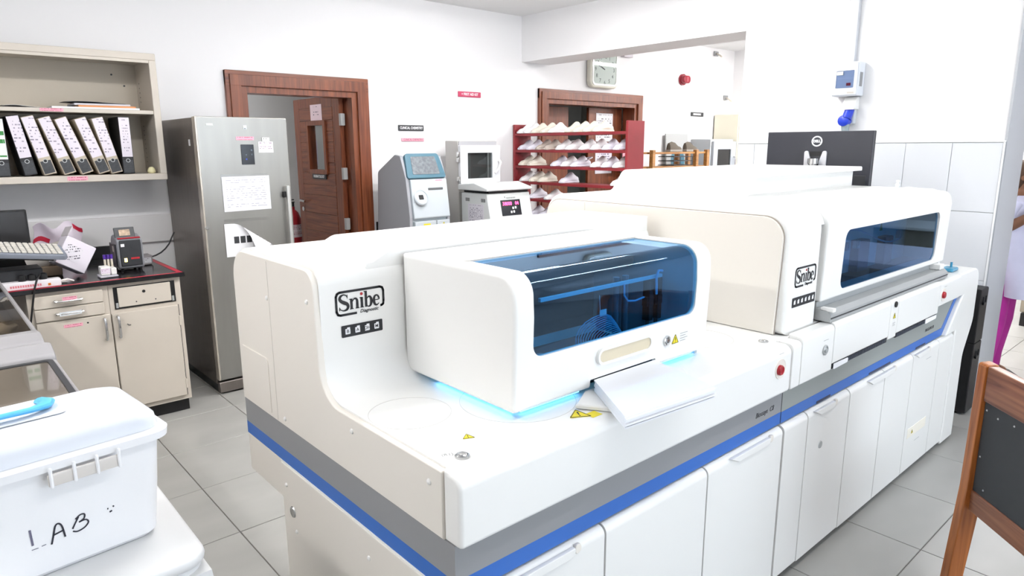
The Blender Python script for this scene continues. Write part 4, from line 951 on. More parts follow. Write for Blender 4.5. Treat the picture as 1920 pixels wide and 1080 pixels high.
def binder(xb, lean, label, w=0.066, h=0.345, card=BLKC, lab_m=None, y=4.985, lift=0.0, torn=False, base=1.4845):
    t = thing('ring_binder', label, 'binder', (xb, y, base), group='lever arch binders on the wall shelf')
    a = math.atan(lean)
    def tr(bm): bm.transform(Matrix.Rotation(-a, 4, 'Y')); return bm
    dx = w*math.sin(a) if a > 0 else 0
    def P2(n, bm, m, lb=None, par=t):
        bm = tr(bm); bm.transform(Matrix.Translation((0,0,max(0,-0)+ (w*abs(math.sin(a)) if a < 0 else 0)))); return part(n, bm, m, par, True, label=lb)
    P2('cover', box(0,w,0.0,0.27,0,h,0.003,1), card)
    P2('pages', box(0.006,w-0.006,0.006,0.265,0.004,h-0.002), PAPER)
    P2('spine_label', box(0.003,w-0.003,-0.0012,-0.0002,h*0.30,h-0.004), lab_m or SPINE[0], 'white printed spine label')
    P2('spine_base', box(0.005,w-0.005,-0.0012,-0.0002,0.008,h*0.24), DGC)
    P2('finger_ring', lathe([(0.0125,-0.0014),(0.0125,-0.0035),(0.0088,-0.0035),(0.0088,-0.0016)], 18, (w/2,0,h*0.235), 'y'), ALU, 'metal finger ring')
    P2('ring_hole', lathe([(0.0086,-0.0014),(0.0086,-0.0022),(0,-0.0022)], 16, (w/2,0,h*0.235), 'y'), BLACK)
    return t
# (lower left x, lean to the left)
binder(0.395, -0.0, 'black binder with a green striped spine label at the left picture edge', w=0.075, h=0.335, lab_m=printed('green_stripe_label', rgb(240,240,238), rgb(60,140,70), 5, 3.0, lo=0.05, hi=0.95, fill=0.5, dens=0.6))
BD = ((0.536,0.158,BLKC,'white labelled binder leaning left, first of the six leaning ones'),(0.634,0.235,GRYC,'leaning binder with a worn grey board foot, second of the six'),
      (0.738,0.30,GRYC,'leaning binder, third of the six, with shiny tape on its label'),(0.831,0.33,GRYC,'leaning binder with a torn lower spine, fourth of the six'),
      (0.924,0.30,GRYC,'leaning binder with a bare beige foot, fifth of the six'),(0.994,0.23,GRYC,'rightmost of the leaning binders, next to the upright one'))
for i, (x, ln, cd, lb) in enumerate(BD):
    tb = binder(x, ln*1.0, lb, card=cd, lab_m=SPINE[i % 3], h=0.352)
binder(1.062, -0.003, 'upright black binder at the right end of the row', h=0.358, lab_m=SPINE[1])
# papers lying on the middle shelf
def loose(name, label, x0_, x1_, y0_, y1_, z, wav, m):
    return solo(name, grid(lambda u, v: (x0_+(x1_-x0_)*u, y0_+(y1_-y0_)*v, z+wav*(0.5+0.5*math.sin(5*u+2*v))), 10, 6, 0.001), m, label, 'papers')
loose('document', 'white curled document hanging over the middle shelf at the left', 0.48,0.66,4.985,5.20,1.8885,0.010, PAPER)
loose('document', 'dark grey folder lying on the papers of the middle shelf', 0.80,1.13,5.02,5.26,1.925,0.008, mat('grey_folder', rgb(96,98,104), 0.5))
for i, (xa, xb, m, lb) in enumerate(((0.72,1.20,PAPER,'lowest white papers on the middle shelf'),(0.86,1.18,mat('orange_card',rgb(222,150,96),0.6),'orange card folder among papers on the middle shelf'),(0.84,1.15,mat('pale_grey_paper',rgb(214,214,222),0.7),'pale grey papers under the dark folder'))):
    solo('document', box(xa,xb,4.995+0.006*i,5.24,1.8868+0.0115*i,1.8978+0.0115*i,0.001,1), m, lb, 'papers')
solo('yellow_knob', lathe([(0.02,0),(0.026,0.01),(0.02,0.03),(0.012,0.04),(0,0.042)], 16, (1.235,5.02,1.483)), mat('pale_yellow_plastic', rgb(222,214,170), 0.5), 'small pale yellow cap in the right corner of the shelf', 'cap')

# on the worktop
dv = thing('block_heater', 'small dark grey instrument with a raised screen and red lettering on the worktop', 'instrument', (0.98,4.72,0.9012))
part('casing', join(prism(rpoly([(4.655,0.915,0.02),(4.655,1.10,0.03),(4.80,1.135,0.06),(4.86,0.915,0.02)],5), 'x', 0.905, 1.05, 0.012, 3)), mat('mid_grey_casing', rgb(140,142,148), 0.4), dv)
part('front_panel', box(0.918,1.037,4.648,4.6555,0.935,1.095,0.004,1), mat('charcoal_panel', rgb(52,54,58), 0.35), dv)
part('side_panel', box(0.899,0.906,4.68,4.83,0.93,1.07,0.004,1), MATS['charcoal_panel'], dv)
part('side_label', box(0.8975,0.8988,4.72,4.75,1.02,1.055), MATS['seam_grey'], dv)
part('red_trim', box(0.915,1.04,4.66,4.70,1.101,1.108,0.002,1), RED, dv)
scr = part('screen', xf(box(-0.056,0.056,-0.006,0.006,0,0.065,0.003,1), (0.965,4.70,1.105), 0, R(-18)), MATS['charcoal_panel'], dv)
part('screen_image', xf(box(-0.03,0.03,-0.0075,-0.0065,0.012,0.05), (0.965,4.70,1.105), 0, R(-18)), mat('display_orange', rgb(150,130,110), 0.2, var=0.8, vscale=40, emit=(0.9,0.7,0.5,1), estr=0.15), dv)
part('pilot_lamp', box(0.937,0.952,4.6465,4.6478,0.962,0.984), mat('yellow_pilot', (1,0.7,0.1,1), 0.4, emit=(1,0.72,0.15,1), estr=4.0), dv, label='lit yellow lamp')
part('red_lettering', join(*[box(0.975+0.008*i,0.981+0.008*i,4.6468,4.6478,0.975,0.986) for i in range(6)]), mat('red_print', rgb(210,40,50), 0.5), dv, kind='stuff')
part('badge', box(0.925,0.945,4.6468,4.6478,1.055,1.073,0.0004,1), PAPER, dv)
for x in (0.925,1.03):
    for y in (4.68,4.84): part('foot', cyl((x,y,0.9009),(x,y,0.916),0.008,None,8), BLACK, dv)
ad = thing('power_adapter', 'small grey box with a cable behind the dark instrument', 'adapter', (1.10,4.86,0.9012))
part('body', box(1.06,1.135,4.82,4.92,0.9012,0.965,0.006,1), mat('warm_grey_box', rgb(140,136,138), 0.5), ad)
part('label', box(1.068,1.125,4.8185,4.8198,0.915,0.95), printed('adapter_print', rgb(200,200,205), rgb(70,70,80), 4, 5), ad)
part('cable', tube([(1.135,4.87,0.945),(1.17,4.885,0.95),(1.21,4.91,0.962),(1.25,4.95,0.98),(1.29,5.0,1.005),(1.33,5.08,1.035),(1.37,5.16,1.06)], 0.005, 6), DARK, ad)
# tube rack with three purple-capped tubes
tr = thing('tube_rack', 'white tube rack in a clear tray on the worktop', 'rack', (0.84,4.55,0.9012))
part('tray', box(0.77,0.865,4.49,4.59,0.9012,0.915,0.004,1), mat('clear_tray', rgb(190,188,196), 0.15), tr)
part('rack_block', box(0.78,0.83,4.515,4.58,0.915,0.965,0.004,1), WHITE, tr)
part('rack_block', box(0.832,0.862,4.51,4.58,0.915,0.955,0.004,1), WHITE, tr)
part('rack_label', box(0.78,0.83,4.5135,4.5148,0.925,0.955), printed('rack_print', rgb(228,218,230), rgb(150,90,140), 4, 5), tr)
PUR = mat('purple_cap', rgb(78,44,150), 0.4); SER = mat('cream_serum_tube', rgb(214,206,190), 0.2)
for i, x in enumerate((0.822, 0.840, 0.858)):
    v = thing('blood_tube', ['purple-capped sample tube in the rack, left of three','purple-capped sample tube in the rack, middle of three','purple-capped sample tube in the rack, right of three'][i], 'sample tube', (x,4.60,0.9012), group='purple-capped tubes in the rack')
    part('glass', lathe([(0.004,0.9012),(0.0065,0.906),(0.0065,1.0),(0,1.0)], 12, (x,4.60,0)), SER, v)
    part('cap', lathe([(0.0075,0.998),(0.0085,1.0),(0.0085,1.024),(0,1.024)], 12, (x,4.60,0)), PUR, v)
# tilted carton
cb = thing('carton', 'tilted white carton with a printed label leaning on the worktop', 'box', (0.66,4.55,0.9012))
def tilt(bm): bm.transform(Matrix.Translation((0.716,4.635,0.917)) @ Matrix.Rotation(R(10),4,'Z') @ Matrix.Rotation(R(33),4,'Y') @ Matrix.Rotation(R(-8),4,'X')); return bm
CART = mat('white_carton', rgb(228,222,232), 0.6)
part('carton_body', tilt(box(-0.17,0.0,0,0.09,0.0,0.17,0.004,1)), CART, cb)
part('carton_flap', tilt(box(-0.172,-0.168,0.0,0.09,0.17,0.23)), mat('carton_grey_inside', rgb(206,200,204), 0.6), cb)
part('carton_label', tilt(box(-0.15,-0.06,-0.0015,-0.0005,0.04,0.13)), printed('carton_print', rgb(226,222,230), rgb(80,80,92), 9, 9, ua='x', va='z'), cb)
bp = thing('plastic_bag', 'crumpled white plastic bag with red print behind the carton', 'bag', (0.68,5.16,0.9012))
part('bag_film', grid(lambda u, v: (0.545+0.26*u+0.01*math.sin(9*v), 5.16+0.05*math.sin(7*u+4*v)*math.cos(5*v)*0.6-0.03*v, 0.903+0.29*v*(0.92+0.08*math.sin(11*u))), 18, 14, 0.002), mat('white_bag_film', rgb(228,216,228), 0.35), bp)
for (u0,u1,v0,v1) in ((0.0,0.35,0.60,0.70),(0.80,1.0,0.86,0.97),(0.70,1.0,0.30,0.40),(0.78,0.98,0.45,0.52)):
    part('red_print', grid(lambda u, v: (0.545+0.26*(u0+(u1-u0)*u)+0.01*math.sin(9*(v0+(v1-v0)*v)), 5.155+0.05*math.sin(7*(u0+(u1-u0)*u)+4*(v0+(v1-v0)*v))*math.cos(5*(v0+(v1-v0)*v))*0.6-0.03*(v0+(v1-v0)*v), 0.903+0.29*(v0+(v1-v0)*v)*(0.92+0.08*math.sin(11*(u0+(u1-u0)*u)))), 6, 4, 0.001), REDTAPE, bp)
pr_ = thing('paper_roll', 'grey cardboard tube lying behind the tilted carton', 'paper roll', (0.58,4.80,0.9012))
part('roll', cyl((0.50,4.90,0.985),(0.66,4.78,1.05),0.065,0.065,24), mat('grey_card_tube', rgb(196,190,184), 0.7), pr_)
part('roll_core', cyl((0.655,4.784,1.048),(0.664,4.777,1.0515),0.03,0.03,18), DARK, pr_)
part('roll_rest', box(0.53,0.63,4.79,4.90,0.9012,0.96,0.004,1), mat('brown_board', rgb(150,130,110), 0.7), pr_)
ml = thing('monitor', 'dark flat monitor cut by the left picture edge behind the keyboard', 'monitor', (0.2,4.98,0.9012))
part('screen_shell', box(-0.06,0.512,4.955,4.99,1.0,1.29,0.006,2), BLACK, ml)
part('screen', box(-0.05,0.502,4.9525,4.9552,1.012,1.28), mat('dark_screen', rgb(50,49,50), 0.2), ml)
part('stand', join(box(0.19,0.25,4.98,5.01,0.91,1.08), box(0.10,0.34,4.93,5.08,0.9012,0.912,0.004,1)), BLACK, ml)
kb = thing('keyboard', 'grey keyboard with cream keys propped up on the worktop', 'keyboard', (0.35,4.60,1.0))
def kt(bm): bm.transform(Matrix.Translation((0.615,4.435,1.035)) @ Matrix.Rotation(R(4),4,'Z') @ Matrix.Rotation(R(17),4,'X') @ Matrix.Rotation(R(9),4,'Y')); return bm
part('keyboard_case', kt(prism(rpoly([(-0.44,0,0.02),(0,0,0.02),(0,0.17,0.02),(-0.44,0.17,0.02)],4), 'z', 0, 0.028, 0.006, 2)), mat('blue_grey_case', rgb(132,138,150), 0.45), kb)
KEYM = mat('cream_keys', rgb(206,202,194), 0.5)
for r_ in range(5):
    for c_ in range(11):
        part('key', kt(box(-0.325+c_*0.028,-0.301+c_*0.028,0.018+r_*0.028,0.042+r_*0.028,0.0275,0.037,0.003,1)), KEYM, kb)
ks = thing('support_box', 'dark flat box under the raised keyboard', 'box', (0.40,4.58,0.9012))
part('body', box(0.10,0.50,4.50,4.66,0.9012,1.0,0.006,1), DARK, ks)
part('tray', kt(box(-0.42,-0.06,0.02,0.15,-0.014,-0.002,0.003,1)), BLACK, ks)
ps = thing('power_strip', 'white multi-socket power strip with black plugs along the worktop edge', 'power strip', (0.44,4.44,0.9012))
part('strip_body', box(0.29,0.568,4.412,4.468,0.9012,0.945,0.008,2), mat('white_strip', rgb(232,228,232), 0.4), ps)
for x in (0.395, 0.44, 0.49): part('plug', lathe([(0.018,0),(0.021,0.01),(0.019,0.03),(0.008,0.036),(0,0.037)], 14, (x,4.44,0.945)), BLACK, ps)
part('red_lettering', join(*[box(0.335+0.011*i,0.343+0.011*i,4.4112,4.4119,0.915,0.927) for i in range(13)]), mat('pink_red_print', rgb(220,130,140), 0.6), ps, kind='stuff')
part('switch_lamp', box(0.505,0.518,4.4105,4.4119,0.912,0.924), mat('orange_switch', rgb(214,120,20), 0.4), ps)
part('flex', tube([(0.568,4.44,0.925),(0.60,4.44,0.93),(0.63,4.46,0.915),(0.60,4.50,0.906),(0.52,4.55,0.906)], 0.006, 8), mat('white_flex', rgb(226,222,220), 0.5), ps)
part('drop_cable', tube([(0.475,4.42,0.975),(0.455,4.385,0.955),(0.435,4.375,0.90),(0.415,4.38,0.80),(0.395,4.39,0.70),(0.385,4.40,0.60)], 0.005, 8), BLACK, ps)

# ------------------------------------------------------------------ bench behind the analysers
b2 = thing('bench', 'beige cabinet bench with a black worktop and red tape along the back wall', 'bench', (3.9,4.9,0))
part('carcass', box(3.14,4.68,4.50,5.30,0.085,0.872), BEIGE, b2)
part('plinth', box(3.16,4.66,4.54,5.28,0.002,0.085), BLACK, b2)
for i in range(4): part('door', box(3.145+0.383*i,3.145+0.383*i+0.378,4.484,4.50,0.10,0.865,0.003,1), BEIGE, b2)
part('slab', box(3.105,4.71,4.455,5.345,0.874,0.90,0.003,1), BLKTOP, b2)
part('red_tape', box(3.11,4.70,4.458,4.485,0.9002,0.9008), REDTAPE, b2)
part('red_tape', box(3.11,3.135,4.49,5.30,0.9002,0.9009), REDTAPE, b2)
part('backsplash', box(3.105,4.71,5.325,5.345,0.9008,0.99), BLACK, b2)
# blood gas style analyser
LG = mat('light_grey_casing', rgb(196,204,210), 0.42); SG = mat('side_grey_casing', rgb(158,160,166), 0.5); TEAL = mat('teal_bezel', rgb(74,116,134), 0.42)
ga = thing('bench_analyzer', 'grey bench-top analyser with a tilted teal-framed touch screen', 'analyzer', (3.25,4.95,0.901))
GP = rpoly([(4.71,0.901),(4.70,1.08,0.02),(4.745,1.395,0.02),(4.82,1.575,0.02),(4.90,1.585,0.03),(5.18,1.44,0.05),(5.22,0.901)], 5)
part('left_side', prism(GP, 'x', 3.045, 3.075, 0.008, 2), SG, ga)
part('right_side', prism(GP, 'x', 3.425, 3.455, 0.008, 2), SG, ga)
part('casing', prism(rpoly([(4.73,0.901),(4.72,1.08),(4.76,1.39),(4.835,1.57),(4.90,1.575),(5.18,1.43),(5.21,0.901)],3), 'x', 3.073, 3.427), LG, ga)
def slope(za, y_a, zb, y_b):
    v = Vector((0, y_b-y_a, zb-za)).normalized(); return (1,0,0), tuple(v)
U_, V_ = slope(1.39, 4.742, 1.578, 4.818)
part('screen_bezel', onplane(prism(rpoly([(-0.195,0,0.02),(0.195,0,0.02),(0.165,0.215,0.03),(-0.165,0.215,0.03)],5), 'z', -0.02, 0.016, 0.006, 2), (3.25,4.742,1.39), U_, V_), TEAL, ga)
part('screen_film', onplane(prism(rpoly([(-0.135,0.03,0.01),(0.135,0.03,0.01),(0.12,0.185,0.01),(-0.12,0.185,0.01)],4), 'z', 0.0165, 0.019), (3.25,4.742,1.39), U_, V_), mat('silvery_film', rgb(140,146,152), 0.22, 0.4, var=0.3, vscale=40), ga)
part('front_door', prism(rpoly([(4.688,1.06,0.015),(4.735,1.385,0.015),(4.77,1.385),(4.73,1.06)],4), 'x', 3.085, 3.45, 0.010, 2), LG, ga)
fy = lambda z: 4.688 + (z-1.06)/0.325*0.047
part('sample_dial', onplane(lathe([(0.068,-0.004),(0.068,0.012),(0.060,0.018),(0.055,0.010),(0,0.010)], 28), (3.165,fy(1.235),1.235), (1,0,0), V_), LG, ga)
part('sample_port', onplane(box(-0.022,0.022,-0.02,0.02,0.0102,0.016,0.003,1), (3.165,fy(1.235),1.235), (1,0,0), V_), BLACK, ga)
part('paper_slot', box(3.25,3.40,fy(1.30)-0.004,fy(1.30)+0.01,1.292,1.312,0.003,1), mat('slot_shadow_grey', rgb(96,98,100), 0.5), ga)
part('pink_label', box(3.33,3.40,fy(1.372)-0.002,fy(1.372),1.366,1.378), PINKP, ga)
part('drawer', box(3.09,3.30,4.685,4.72,0.955,1.04,0.004,1), LG, ga); part('drawer', box(3.31,3.44,4.685,4.72,0.955,1.04,0.004,1), LG, ga)
part('yellow_label', box(3.17,3.24,4.6835,4.6848,1.005,1.02), YEL, ga); warn(ga, (3.375,4.6845,1.0), (1,0,0), (0,0,1), 0.03)
# oven
ov = thing('drying_oven', 'pale grey drying oven with a white windowed door and lever latch', 'oven', (4.0,5.1,0.901))
part('cabinet', box(3.765,4.215,4.985,5.18,0.9015,1.70,0.006,1), mat('oven_grey', rgb(196,194,190), 0.45), ov)
part('front_frame', frame_prism(rrect(3.77,4.21,1.32,1.695,0.004,1), rrect(3.84,4.14,1.36,1.60,0.004,1), 'y', 4.972, 4.986), mat('oven_front_steel', rgb(176,176,180), 0.4, 0.3), ov)
od = part('door', frame_prism(rrect(3.755,4.222,1.318,1.66,0.008,3), rrect(3.838,4.132,1.36,1.592,0.004,3), 'y', 4.935, 4.968), mat('oven_door_white', rgb(228,230,234), 0.4), ov)
part('door_window', box(3.836,4.134,4.945,4.951,1.358,1.594), tinted('grey_oven_glass', (0.72,0.74,0.74,1), ior=1.5), od)
part('chamber', box(3.83,4.15,4.969,4.9715,1.35,1.60), mat('chamber_grey', rgb(98,100,100), 0.5), ov)
part('inner_post', box(4.085,4.105,4.955,4.968,1.36,1.59), ALU, ov)
part('latch', tube([(4.205,4.93,1.52),(4.205,4.905,1.50),(4.18,4.90,1.45),(4.13,4.90,1.405)], [0.014,0.012,0.009,0.008]), WHITE, od)
for z in (1.58, 1.53, 1.36): part('hinge', box(3.735,3.76,4.94,4.97,z-0.022,z+0.022,0.003,1), CHROME, ov)
solo('white_label', box(4.08,4.13,4.983,4.9845,1.668,1.69), PAPER, 'small white label on the top edge of the oven', 'label')
# centrifuge
ce = thing('centrifuge', 'white bench centrifuge with red digital display and closed lid', 'centrifuge', (3.98,4.7,0.901))
CG = mat('centrifuge_white', rgb(222,226,226), 0.4)
part('body', prism(rpoly([(4.50,0.902,0.01),(4.50,0.985,0.01),(4.56,1.245,0.01),(4.92,1.245,0.01),(4.92,0.902,0.01)],3), 'x', 3.745, 4.25, 0.01, 2), CG, ce)
part('lid', join(prism(rpoly([(4.52,1.268,0.01),(4.515,1.29,0.01),(4.70,1.335,0.06),(4.93,1.318,0.01),(4.93,1.268,0.01)],5), 'x', 3.715, 4.25, 0.012, 2)), CG, ce)
part('lid_gap', box(3.77,4.23,4.56,4.91,1.244,1.269), BLACK, ce)
part('lid_badge', xf(lathe([(0.018,0),(0.018,0.002),(0,0.002)], 16), (3.98,4.69,1.331)), MATS['seam_grey'], ce)
V2 = tuple(Vector((0,0.06,0.26)).normalized()); cf = lambda z: 4.50+(z-0.985)/0.26*0.06
pp = part('display_panel', onplane(box(-0.115,0.115,-0.07,0.07,0.0,0.004,0.001,1), (4.0,cf(1.115)-0.001,1.115), (1,0,0), V2), mat('display_black', rgb(26,30,38), 0.2), ce)
LED = mat('red_led', (1,0.05,0.12,1), 0.4, emit=(1.0,0.04,0.14,1), estr=3.0)
for s_, x in (('3',-0.085),('8000',-0.03),('04',0.072)):
    part('digits', onplane(xf(text(s_, 0.042, 0.0008, bold=0.001), (x,0.035,0.0052)), (4.0,cf(1.115)-0.001,1.115), (1,0,0), V2), LED, pp)
for x, y in ((0.02,-0.005),(0.05,-0.002),(-0.005,-0.04),(0.025,-0.038)):
    part('key', onplane(prism(rrect(x-0.009,x+0.009,y-0.010,y+0.010,0.003,3), 'z', 0.004, 0.0065), (4.0,cf(1.115)-0.001,1.115), (1,0,0), V2), PAPER, pp)
part('emblem', onplane(join(ribbon([(-0.06,0.10),(-0.05,0.085)],[0.012,0.004]), *[box(-0.038+0.012*i,-0.031+0.012*i,0.080,0.094,0,0.0006) for i in range(9)]), (4.0,cf(1.115)-0.0012,1.115), (1,0,0), V2), mat('grey_emblem', rgb(110,116,116), 0.5), ce, kind='stuff')
for k in range(5): part('vent_slot', box(3.7435,3.7455,4.58+0.012*k,4.586+0.012*k,1.17,1.20), DARK, ce); part('vent_slot', box(3.7435,3.7455,4.80+0.012*k,4.806+0.012*k,1.17,1.20), DARK, ce)
solo('paper_notice', box(3.742,3.7435,4.60,4.82,0.96,1.15), printed('centrifuge_sheet', rgb(226,224,232), rgb(140,135,155), 14, 8, ua='y', va='z'), 'printed sheet stuck on the side of the centrifuge', 'paper')

# ------------------------------------------------------------------ red shoe rack and its clogs
rk = thing('shoe_rack', 'red painted wooden shoe rack standing in the wide opening', 'shoe rack', (4.86,4.59,0))
part('end_panel', box(4.745,4.975,3.835,3.862,0.002,1.865,0.003,1), REDP, rk)
part('end_panel', box(4.745,4.975,5.312,5.339,0.002,1.865,0.003,1), REDP, rk)
SZ = [1.775, 1.612, 1.455, 1.295, 1.125, 0.945, 0.76, 0.55, 0.30]
for z in SZ: part('shelf', box(4.75,4.972,3.862,5.312,z-0.026,z,0.002,1), REDP, rk)
def clog_mesh():
    st = [(0.0,0.006,0.012),(0.012,0.026,0.032),(0.04,0.041,0.048),(0.08,0.046,0.058),(0.12,0.046,0.088),(0.145,0.043,0.104),(0.165,0.041,0.103),(0.19,0.040,0.082),(0.215,0.038,0.066),(0.238,0.031,0.058),(0.250,0.014,0.046)]
    rings = []
    for x, w, h in st:
        r = []
        for k in range(13):
            a = math.pi*k/12; r.append((x, -w*math.cos(a)*(0.86+0.14*math.sin(a)), 0.016 + (h-0.016)*math.sin(a)**0.8 if h > 0.016 else 0.016))
        rings.append(r)
    bm = loft(rings); return bm
def sole_mesh():
    pts = [(-0.004,0),(0.0,0.02),(0.02,0.038),(0.06,0.049),(0.10,0.049),(0.15,0.040),(0.20,0.040),(0.24,0.034),(0.256,0.016),(0.258,0)]
    out = pts + [(x,-y) for x, y in reversed(pts[1:-1])]
    return prism(out, 'z', 0.001, 0.020, 0.004, 1)
CL = {'white': mat('white_clog_rubber', rgb(242,240,242), 0.45), 'cream': mat('cream_clog_rubber', rgb(232,226,212), 0.5), 'lilac': mat('lilac_white_clog', rgb(232,230,242), 0.45), 'taupe': mat('taupe_clog', rgb(196,184,174), 0.55)}
protos = {}
for k, m in CL.items():
    me_u = bpy.data.meshes.new('upper'); b_ = clog_mesh()
    for f in b_.faces: f.smooth = True
    b_.to_mesh(me_u); b_.free(); me_u.materials.append(m)
    me_s = bpy.data.meshes.new('sole'); b_ = sole_mesh(); b_.to_mesh(me_s); b_.free(); me_s.materials.append(m)
    me_t = bpy.data.meshes.new('strap'); b_ = tube([(0.15,-0.036,0.05),(0.21,-0.040,0.075),(0.262,-0.02,0.085),(0.268,0,0.086),(0.262,0.02,0.085),(0.21,0.040,0.075),(0.15,0.036,0.05)],0.006,6)
    for f in b_.faces: f.smooth = True
    b_.to_mesh(me_t); b_.free(); me_t.materials.append(m); protos[k] = (me_u, me_s, me_t)
ORD = ['first','second','third','fourth','fifth','sixth','seventh','eighth','ninth','tenth']
RN = ['top shelf','second shelf','third shelf','fourth shelf','fifth shelf','sixth shelf']
def clog(y, row, n, k, strap=False, yaw=0.0, tot=1):
    who = ('%s of %d from left' % (ORD[n], tot)) if tot > 1 else 'the only shoe there'
    lab = {'white':'white clog','cream':'cream clog','lilac':'bluish white clog','taupe':'taupe clog'}[k] + (' with heel strap' if strap else '') + ' on red rack, %s, %s' % (RN[row], who)
    t = thing('clog', lab, 'shoe', (4.742, y, SZ[row]), yaw, group='clogs on the red shoe rack')
    for nm, me in zip(('upper','sole','strap'), protos[k]):
        if nm == 'strap' and not strap: continue
        o = bpy.data.objects.new(nm, me); COL.objects.link(o); o.parent = t
rows = [([5.255,5.15,5.045,4.92,4.80,4.585,4.475,4.355,4.235], ['white','white','cream','cream','white','cream','cream','cream','cream'], ()),
        ([5.245,5.12,4.985,4.865,4.70,4.57,4.40,4.255,4.11,3.98], ['lilac','lilac','taupe','taupe','white','white','white','white','lilac','lilac'], (4,)),
        ([5.235,5.10,4.77,4.63,4.50,4.25,4.12,3.985], ['cream','cream','lilac','white','lilac','white','lilac','white'], (4,)),
        ([5.22,5.08,4.95,4.65,4.0], ['white','cream','cream','lilac','white'], (0,4)), ([5.09,4.86], ['lilac','white'], ()), ([5.10,4.95], ['lilac','lilac'], ())]
for r_, (ys, ks, st) in enumerate(rows):
    for n, (y, k) in enumerate(zip(ys, ks)):
        clog(y, r_, n, k, n in st, R(random.uniform(-3.5, 3.5)), len(ys))

# ------------------------------------------------------------------ things in the adjoining room
wr = thing('wooden_rack', 'pale brown wooden slatted rack right of the red shoe rack', 'rack', (6.9,4.9,0))
for x in (6.36, 7.22, 7.45):
    for y in (4.78, 5.05): part('post', box(x-0.025,x+0.025,y-0.025,y+0.025,0.002,1.60,0.003,1), WOODP, wr)
for z in (1.575, 1.41, 1.20, 0.95, 0.5):
    for y in (4.80, 4.86, 4.95, 5.03): part('slat', box(6.385,7.425,y-0.018,y+0.018,z-0.022,z,0.002,1), WOODP, wr)
def low_shoe(x, lab):
    t = thing('sneaker', lab, 'shoe', (x,4.915,1.5755), R(185), group='dark shoes on the wooden rack')
    part('upper', loft([[(xx,-w*math.cos(math.pi*k/10),0.02+h*math.sin(math.pi*k/10)) for k in range(11)] for xx, w, h in ((0,0.01,0.01),(0.03,0.035,0.04),(0.10,0.045,0.055),(0.15,0.04,0.09),(0.22,0.038,0.10),(0.28,0.03,0.085),(0.29,0.01,0.05))]), mat('brown_shoe_suede', rgb(92,84,74), 0.8), t, True)
    part('sole', prism([(-0.005,0),(0.02,0.04),(0.10,0.05),(0.20,0.042),(0.29,0.035),(0.297,0),(0.29,-0.035),(0.20,-0.042),(0.10,-0.05),(0.02,-0.04)], 'z', 0.001, 0.026, 0.003, 1), mat('shoe_sole_grey', rgb(150,146,140), 0.7), t, True)
low_shoe(7.09, 'dark brown shoe on the wooden rack, left of the pair'); low_shoe(7.42, 'dark brown shoe on the wooden rack, right of the pair')
solo('pink_notice', box(6.52,6.74,5.338,5.349,1.42,1.57), printed('pink_rack_print', rgb(240,176,190), rgb(150,50,70), 4, 7), 'pink notice on the wall behind the wooden rack', 'paper')
wb = thing('wire_basket', 'dark wire basket on the wooden rack below the brown shoes', 'basket', (7.0,4.9,1.411))
part('wires', join(*[tube([(6.80,4.80,z),(7.18,4.80,z),(7.18,5.02,z),(6.80,5.02,z),(6.80,4.80,z)],0.005,6) for z in (1.42,1.47,1.52)], *[tube([(x,4.80,1.42),(x,4.80,1.52)],0.004,6) for x in (6.80,6.93,7.06,7.18)]), DARK, wb)
lbrd = thing('leaning_board', 'grey flat-pack board with a teal disc leaning on the wall', 'board', (7.55,5.2,0.0))
part('board', xf(box(-0.24,0.24,-0.01,0.01,0,1.80,0.003,1), (7.55,5.18,0.004), 0, R(-4), 0), mat('grey_board', rgb(176,178,178), 0.5), lbrd)
part('teal_disc', xf(lathe([(0.15,-0.0115),(0.15,-0.013),(0,-0.013)], 28, (0,0,1.46), 'y'), (7.55,5.18,0.004), 0, R(-4), 0), TEAL, lbrd)
sb = thing('side_bench', 'white bench carrying the small oven in the adjoining room', 'bench', (8.0,5.1,0))
part('top', box(7.83,8.85,4.95,5.34,0.87,0.92,0.004,1), WHITE, sb)
part('cabinet', box(7.85,8.83,4.98,5.33,0.10,0.87), BEIGE, sb); part('plinth', box(7.88,8.80,5.02,5.32,0.002,0.10), BLACK, sb)
so2 = thing('small_oven', 'small silver oven with dark glass door on the side bench', 'oven', (8.1,5.1,0.921))
part('casing', box(7.86,8.40,4.99,5.30,0.921,1.73,0.006,1), mat('silver_casing', rgb(190,194,198), 0.4, 0.2), so2)
part('door', frame_prism(rrect(7.88,8.42,1.30,1.70,0.006,2), rrect(7.98,8.30,1.36,1.60,0.004,2), 'y', 4.955, 4.985), mat('silver_door', rgb(182,188,196), 0.35, 0.2), so2)
part('glass', box(7.975,8.305,4.966,4.972,1.355,1.605), tinted('dark_oven_glass', (0.25,0.27,0.26,1), ior=1.5), so2)
part('handle', tube([(8.37,4.955,1.50),(8.37,4.925,1.49),(8.37,4.92,1.40),(8.37,4.955,1.38)],0.01), CHROME, so2)
wc = thing('wall_cabinet', 'pale cream tall cabinet with a pink sheet in the far corner', 'cabinet', (8.6,5.0,0.921))
part('cabinet_body', box(8.45,8.86,4.96,5.33,0.921,2.06,0.006,1), mat('pale_cream_metal', rgb(232,226,206), 0.45), wc)
part('cabinet_door', box(8.46,8.855,4.945,4.9595,0.95,2.05,0.003,1), MATS['pale_cream_metal'], wc)
solo('pink_notice', box(8.50,8.76,4.942,4.9442,1.52,2.0), printed('pale_pink_sheet', rgb(244,214,228), rgb(200,150,180), 8, 6), 'large pale pink sheet on the cream cabinet', 'paper')
